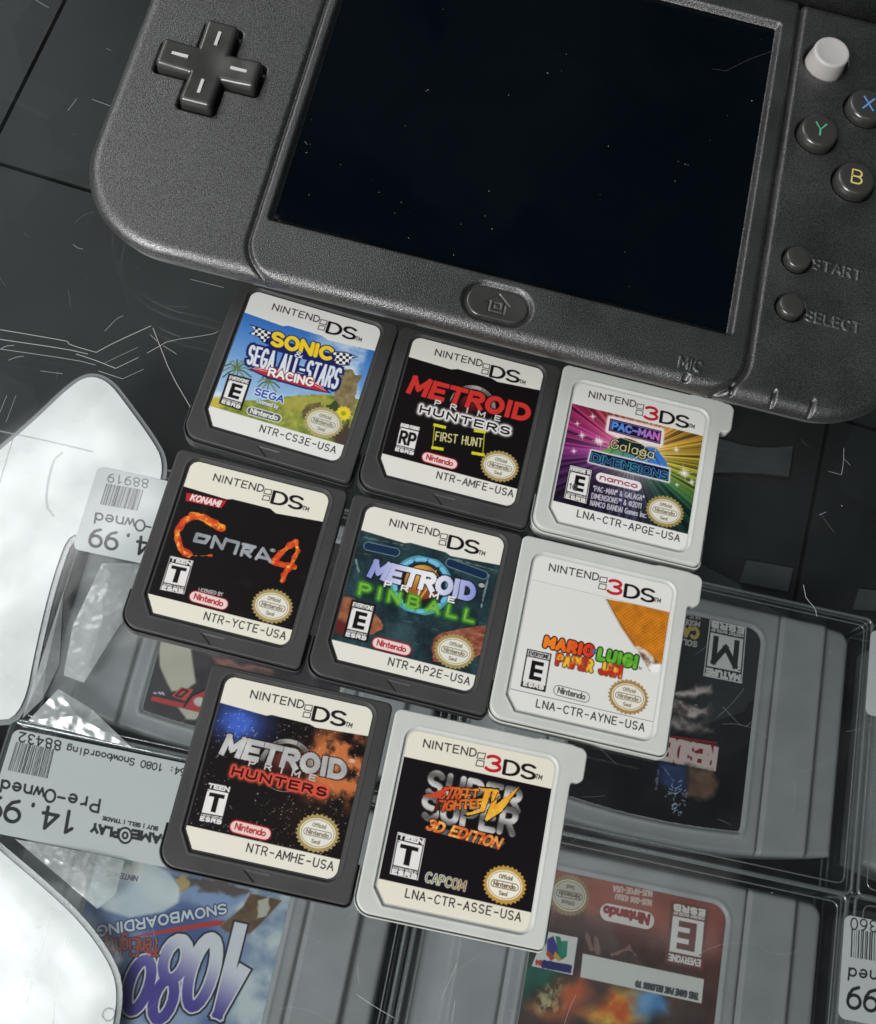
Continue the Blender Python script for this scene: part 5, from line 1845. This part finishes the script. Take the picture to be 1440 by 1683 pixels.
lb.s([[(450, 560), (470, 640)], [(490, 550), (520, 670)], [(600, 680), (700, 640), (740, 690)]], 1.0, (190, 150, 132), alpha=0.5, rough=1.0)
seal(lb, None, (150, 130, 92), (196, 190, 176), 5.9, 5.6, math.pi, local=lb.k(345, 330), ink=(92, 76, 60))
a, b = lb.k(845, 488), lb.k(530, 420)
d = (b - a) / np.linalg.norm(b - a)
lb.stroke([[a + d * 2.2, b - d * 2.2]], 4.6, (228, 220, 214))
lb.q('Nintendo', [(818, 448), (556, 396), (548, 442), (808, 500)], 0.85, (150, 50, 56), gap=2)
lb.q('NUS-006 (USA)', [(832, 360), (622, 322), (617, 350), (827, 390)], 0.42, (210, 190, 180))
lb.q('NUS-NPOE-USA', [(836, 305), (608, 275), (604, 305), (832, 336)], 0.42, (210, 190, 180))
rating(lb, None, None, None, None, 'E', 'EVERYONE', False, dark=(120, 74, 70), pts=lb.L([(1172, 405), (948, 360), (908, 732), (1138, 778)]))
lb.p([(205, 542), (396, 580), (364, 802), (122, 748)], (226, 226, 222))
for pts, c_ in (([(215, 590), (250, 570), (290, 670), (262, 700), (212, 650)], (60, 60, 140)), ([(262, 570), (290, 575), (330, 690), (300, 712), (282, 690)], (40, 130, 100)),
                ([(300, 600), (336, 600), (330, 690), (300, 680)], (50, 140, 120)), ([(212, 650), (262, 700), (238, 718), (208, 680)], (190, 70, 50)), ([(262, 660), (300, 712), (282, 722), (250, 690)], (210, 170, 60))):
    lb.p(pts, c_)
lb.q('NINTENDO', [(352, 752), (190, 722), (184, 748), (346, 780)], 0.85, (44, 40, 110), sq=True)
lb.q('64', [(180, 718), (150, 714), (146, 738), (176, 744)], 0.5, (190, 60, 50))
lb.p([(425, 674), (1142, 826), (1128, 970), (410, 814)], (222, 222, 216))
lb.q('THIS GAME PAK BELONGS TO', [(1110, 912), (742, 838), (737, 868), (1104, 946)], 0.5, (70, 70, 76))
CLAB['fire'] = lb

# dark label with a red logo
lb = CartLabel('red', 4.5, 200, 980, (66, 60, 64))
lb.A[:] = lerp((48, 44, 48), (88, 80, 84), vnoise(lb.X, lb.Y, 5, 3, 4)) / 255
lb.p([(285, 200), (520, 200), (512, 385), (528, 500), (548, 640), (480, 690), (370, 705), (330, 630), (282, 520), (276, 430)], lambda X, Y: lerp((196, 192, 174), (220, 216, 196), vnoise(X, Y, 6, 7)), soft=0.7)
lb.p([(640, 420), (900, 500), (1120, 540), (1120, 580), (700, 500)], (176, 120, 110), soft=2, rough=1.5)
lb.p([(410, 815), (600, 855), (545, 915), (480, 910)], (206, 200, 184), soft=0.6)
lb.p([(225, 738), (465, 792), (760, 860), (760, 905), (215, 772)], (196, 66, 62))
lb.p([(368, 738), (440, 672), (530, 690), (470, 775)], (206, 84, 80))
lb.s([[(400, 735), (450, 690), (490, 700), (440, 745), (400, 735)]], 0.5, (56, 30, 34))
lb.p([(462, 815), (520, 735), (700, 640), (760, 660), (740, 860)], (198, 70, 78))
lb.s([[(462, 815), (520, 735), (640, 680)], [(560, 800), (640, 760)]], 0.6, (56, 28, 34))
lb.ellipse(lb.k(575, 780), 1.6, 1.3, (222, 214, 206), soft=0.5)
lb.s([[(240, 715), (252, 718)], [(275, 712), (290, 722)], [(300, 712), (312, 726)]], 0.5, (214, 214, 214))
CLAB['red'] = lb

for key in ('red', 'dark', 'grey', 'snow', 'fire', 'plain'):
    x, y = GRID[key]
    bt, ct = BOX_TXT[key]
    box_ = thing('plastic_case', bt, 'plastic case', (x, y, 0), TH, 'boxed cartridges on the shelf below the glass')
    sc_ = []
    for _ in range(12):
        px_, py_, a_, L_, c__ = RNG.uniform(-54, 54), RNG.uniform(-37, 37), RNG.normal(0.4, 1.2), RNG.uniform(3, 18), RNG.normal(0, 0.5)
        sc_.append([(px_ + t * L_ * math.cos(a_ + c__ * t), py_ + t * L_ * math.sin(a_ + c__ * t)) for t in np.linspace(0, 1, 6)])
    sv, sf = ribbon(sc_, [RNG.uniform(0.03, 0.08) for _ in sc_], CASE_Z1 + 0.05)
    bv, bf, _r = round_box(HX, HY, CASE_Z0, CASE_Z1, 2.0)
    v, f = merge([(bv, bf), (sv, sf)])
    bm_ = np_mesh('case_body', v, f, False)
    bo = link('case_body', bm_, None, box_, [M_CASE, M_SCRATCH])
    bm_.polygons.foreach_set('material_index', [0] * len(bf) + [1] * len(sf))
    link('case_edges', EDGEM, M_EDGE, box_)
    c_ = thing('game_cartridge', ct, 'game cartridge', (x, y, 0), TH, 'cartridges inside the clear boxes')
    link('cartridge_shell', CARTM, M_CART, c_)
    if key in CLAB:
        zf = lambda a, b_: np.full_like(a, ZF - 0.42)
        link('label', CLAB[key].mesh('label', cl_sd, zf, 0.8), M_CARTLABEL, c_)


# plastic sleeves with rounded flaps over the left boxes, glare put in as white


def plate(name, pts, z, th, mat, label, cat, rim=1.5, tilt=0.0, sc=1, ox=0, oy=0):
    q = np.array([P(ox + x / sc, oy + y / sc, z)[:2] for x, y in pts])
    c = q.mean(0)
    a = 0.5 * sum(q[i][0] * q[(i + 1) % len(q)][1] - q[(i + 1) % len(q)][0] * q[i][1] for i in range(len(q)))
    if a < 0:
        q = q[::-1]
    q = np.vstack([q, q[:1]])
    q = smooth(q, 2)[:-1] - c
    n = len(q)
    root = thing(name, label, cat, (c[0], c[1], 0))
    nrm = []
    for i in range(n):
        t = q[(i + 1) % n] - q[i - 1]
        t /= np.linalg.norm(t)
        nrm.append((t[1], -t[0]))
    nrm = np.array(nrm)

    def solid(r, z0, z1):
        V = [(x, y, z0) for x, y in r] + [(x, y, z1) for x, y in r]
        F = [tuple(range(n, 2 * n)), tuple(range(n - 1, -1, -1))] + [(i, (i + 1) % n, n + (i + 1) % n, n + i) for i in range(n)]
        return V, F
    v, f = solid(q, z, z + th)
    link('sheet', np_mesh('sheet', v, f, False), mat, root)
    v, f = solid(q + nrm * rim, z - 0.5, z - 0.1)
    link('clear_rim', np_mesh('clear_rim', v, f, False), M_FLAPRIM, root)
    return root, c


ZFLAP = CASE_Z1 + 0.8
sl_, sc0 = plate('plastic_sleeve', [(-330, 960), (-120, 835), (0, 742), (60, 690), (118, 634), (148, 618), (178, 628), (205, 662), (258, 735), (268, 765), (262, 800), (250, 860), (160, 900), (118, 868), (88, 945), (60, 1060), (40, 1165), (0, 1192), (-330, 1150)],
      ZFLAP, 0.5, M_FLAP, 'plastic sleeve with a rounded point, its glare painted white, under the 4.99 price sticker', 'plastic sleeve')
rt_, c_ = plate('plastic_sleeve', [(-260, 1180), (-90, 1320), (0, 1398), (62, 1450), (130, 1512), (178, 1578), (194, 1625), (186, 1690), (160, 1800), (120, 1900), (-330, 1900)],
                ZFLAP, 0.5, M_FLAP, 'plastic sleeve with its glare painted white, filling the lower left corner', 'plastic sleeve')
lines = [px_path(p_, 2.806, 0, 600, ZFLAP + 0.55) - sc0 for p_ in ([(-60, 290), (0, 305), (200, 345), (430, 400)], [(60, 340), (10, 500), (-30, 640)], [(290, 402), (240, 440), (205, 640), (250, 700)])]
v, f = ribbon([smooth(p_, 2) for p_ in lines], [0.5, 0.4, 0.7], ZFLAP + 0.53)
link('edge_line', np_mesh('edge_line', v, f, False), M_FLAPRIM, sl_)  # added lines stand for case edges seen through the sleeve
lines = [px_path(p_, 3, 0, 1150, ZFLAP + 0.55) - c_[:2] for p_ in ([(255, 1030), (130, 1500)], [(330, 1160), (275, 1400), (262, 1600)])]
v, f = ribbon(lines, [0.45, 0.35], ZFLAP + 0.53)
link('edge_line', np_mesh('edge_line', v, f, False), M_FLAPRIM, rt_)
rv = P(178, 1668, ZFLAP + 0.6) - np.array([c_[0], c_[1], 0])
v, f = tube([(rv[0] + 1.5 * math.cos(i * math.pi / 8), rv[1] + 1.5 * math.sin(i * math.pi / 8), ZFLAP + 0.55) for i in range(16)], 0.22)
link('eyelet', np_mesh('eyelet', v, f), M_FLAPRIM, rt_)

wrap = thing('plastic_wrap', 'creased clear film with its reflections put in as hazy white facets over the upper left box', 'plastic wrap', (-70, 50, 0))
V, F = [], []
for k, (pts, dz) in enumerate([([(104, 972), (38, 1182), (70, 1150), (97, 1092)], (0.2, 1.6, 1.0, 0.4)), ([(46, 1184), (98, 1134), (150, 1165), (216, 1228)], (0.3, 2.2, 1.6, 0.3)),
                               ([(168, 926), (238, 926), (232, 980), (190, 1040), (138, 1122), (104, 1110), (120, 1030)], (0.6, 0.3, 0.9, 1.4, 0.6, 0.4, 1.2)),
                               ([(24, 1379), (150, 1402), (205, 1414), (190, 1470), (160, 1494), (100, 1442)], (0.4, 1.2, 0.9, 0.5, 0.6, 1.4))]):
    q = [P(x, y, CASE_Z1 + 1.0)[:2] - np.array([-70, 50]) for x, y in pts]
    V, F = [], []
    o = 0
    c0 = np.mean(q, 0)
    V += [(x, y, CASE_Z1 + 0.4 + d) for (x, y), d in zip(q, dz)] + [(c0[0], c0[1], CASE_Z1 + 2.4)]
    F += [(o + i, o + (i + 1) % len(q), o + len(q)) for i in range(len(q))]
    link('glint_facet', np_mesh('glint_facet', V, F, False), M_WRAP, wrap)  # each hazy white facet is shaped as a bright reflection on the film


# price stickers lying on the box lids
class Sticker(Print):
    def __init__(self, corner_px, sc, ox, oy, w_, h_, rot, base=(214, 218, 218), up=0.45):
        self.up = up
        self.m = (sc, ox, oy)
        q = P(ox + corner_px[0] / sc, oy + corner_px[1] / sc, CASE_Z1 + up)
        a = math.radians(rot)
        self.rot = a
        self.cx = q[0] + (w_ / 2) * math.cos(a) + (h_ / 2) * math.sin(a)
        self.cy = q[1] + (w_ / 2) * math.sin(a) - (h_ / 2) * math.cos(a)
        self.w_, self.h_ = w_, h_
        super().__init__(-w_ / 2, w_ / 2, -h_ / 2, h_ / 2, 0.14, base)

    def k(self, x, y):
        s, ox, oy = self.m
        return to_local(ox + x / s, oy + y / s, CASE_Z1 + self.up, self.cx, self.cy, self.rot)

    def L(self, pts):
        return [self.k(*q) for q in pts]

    def q(self, s, quad, w_, col=(38, 40, 44), **k):
        self.text(s, self.L(quad), w_, col, **k)

    def bars(self, quad, n, seed):
        BL, BR, TR, TL = [np.asarray(v) for v in self.L(quad)]
        r = np.random.default_rng(seed)
        u = 0.0
        while u < 1:
            w_ = r.choice([0.008, 0.014, 0.022])
            if u + w_ > 1:
                break
            a, b = BL + (BR - BL) * u, BL + (BR - BL) * (u + w_)
            c, d = TL + (TR - TL) * (u + w_), TL + (TR - TL) * u
            self.poly([a, b, c, d], (40, 42, 46), soft=0.12)
            u += w_ + r.choice([0.01, 0.016, 0.026])

    def done(self, label):
        sd = lambda X, Y: sd_box(X, Y, 0, 0, self.w_ / 2, self.h_ / 2, 2.0)
        me = self.mesh('price_sticker', sd, 0.0, 0.78)
        o = link('price_sticker', me, M_PAPER)
        o.location = (self.cx * MM, self.cy * MM, (CASE_Z1 + self.up) * MM)
        o.rotation_euler = (0, 0, self.rot)
        tag(o, label, 'price sticker', 'price stickers on the clear boxes')


stk = Sticker((70, 142), 3, 0, 1150, 58, 27.5, 5.2)
stk.q('88432', [(302, 205), (98, 160), (92, 205), (298, 252)], 0.42, mono=True)
stk.bars([(268, 244), (76, 206), (34, 346), (234, 388)], 30, 3)
stk.q('N64: 1080 Snowboarding', [(945, 348), (334, 226), (328, 258), (938, 382)], 0.34, mono=True, gap=1.6)
stk.q('Pre-Owned', [(494, 494), (10, 396), (0, 452), (484, 556)], 0.62, mono=True, gap=2)
stk.q('14.99', [(384, 560), (-56, 472), (-74, 576), (366, 662)], 0.95, mono=True, gap=1.6)
stk.q('GAME', [(842, 678), (655, 644), (652, 680), (838, 716)], 0.75, sq=True)
stk.q('@', [(652, 636), (588, 628), (582, 702), (646, 712)], 0.55)
stk.q('PLAY', [(585, 642), (456, 612), (452, 648), (581, 678)], 0.75, sq=True)
stk.q('BUY | SELL | TRADE', [(778, 628), (510, 577), (508, 592), (775, 645)], 0.3, sq=True)
stk.done('wide grey price sticker with upside down snowboarding price and barcode')

stk = Sticker((452, 466), 2.806, 0, 600, 44, 26, 5.0, (236, 239, 240), up=1.5)
stk.q('88919', [(685, 528), (500, 500), (496, 538), (681, 568)], 0.3, (90, 94, 98), mono=True)
stk.bars([(662, 576), (484, 545), (455, 640), (632, 672)], 30, 5)
stk.q('Owned', [(668, 718), (441, 681), (434, 728), (661, 768)], 0.5, mono=True, gap=1.8)
stk.q('-', [(700, 726), (672, 720), (665, 770), (694, 776)], 0.5)
stk.q('4.99', [(692, 800), (420, 752), (410, 832), (682, 878)], 0.85, mono=True, gap=2)
stk.done('white price sticker with upside down 4.99 beside the burning letter card')

stk = Sticker((884, 612), 5.945, 1240, 1400, 44, 27, 5.5, (218, 222, 222))
stk.q('60360', [(1380, 700), (945, 645), (942, 755), (1377, 812)], 0.36, mono=True)
stk.bars([(1500, 840), (925, 750), (915, 1025), (1490, 1115)], 34, 9)
stk.q('Pre-Owned', [(1825, 1255), (925, 1135), (915, 1250), (1815, 1370)], 0.5, mono=True, gap=2.0)
stk.q('14.99', [(1700, 1430), (920, 1312), (905, 1520), (1685, 1640)], 0.85, mono=True, gap=1.8)
stk.done('white price sticker cut off by the lower right corner')

stk = Sticker((965, 755), 5.61, 1260, 900, 44, 26, 5.0, (222, 224, 226))
stk.done('blank looking white sticker end at the right edge beside the black label cartridge')

# flat grey patches added on the shelf in place of room reflections in the glass
M_REFL_PATCH = plastic('dim_reflection_grey', (0.066, 0.072, 0.072), 0.7, vary=0.25)


def reflection_patch(pts, sc, ox, oy, mt, label, lift=0.0):
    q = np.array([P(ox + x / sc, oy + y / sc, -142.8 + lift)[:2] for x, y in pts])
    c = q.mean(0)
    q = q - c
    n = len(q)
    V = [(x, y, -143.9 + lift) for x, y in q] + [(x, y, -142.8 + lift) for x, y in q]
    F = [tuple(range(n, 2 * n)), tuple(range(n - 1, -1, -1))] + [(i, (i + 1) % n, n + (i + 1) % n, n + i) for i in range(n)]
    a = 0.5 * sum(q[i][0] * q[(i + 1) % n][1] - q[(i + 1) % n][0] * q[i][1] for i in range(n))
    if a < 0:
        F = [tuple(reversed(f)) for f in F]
    o = link('reflection_patch', np_mesh('reflection_patch', V, F, False), mt)
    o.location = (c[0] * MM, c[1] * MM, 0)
    tag(o, label, 'card', 'dim patches on the dark shelf standing in for room reflections')  # added patches in place of room reflections, not cards


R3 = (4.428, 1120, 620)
reflection_patch([(480, 1330), (815, 1390), (775, 1560), (425, 1490)], *R3, M_REFL_PATCH, 'dim grey patch standing in for a reflection, nearest the edge of the box with the black label cartridge')
reflection_patch([(1295, 1540), (1500, 1560), (1490, 1700), (1250, 1690)], *R3, M_REFL_PATCH, 'dark grey patch standing in for a reflection at the right edge just above the clear box')
reflection_patch([(200, 430), (290, 450), (430, 490), (560, 512), (690, 512), (812, 498), (800, 600), (782, 720), (600, 700), (400, 690), (200, 690)], *R3, M_REFL_PATCH, 'dim grey patch standing in for a reflection with a curved upper edge right of the rainbow label card')
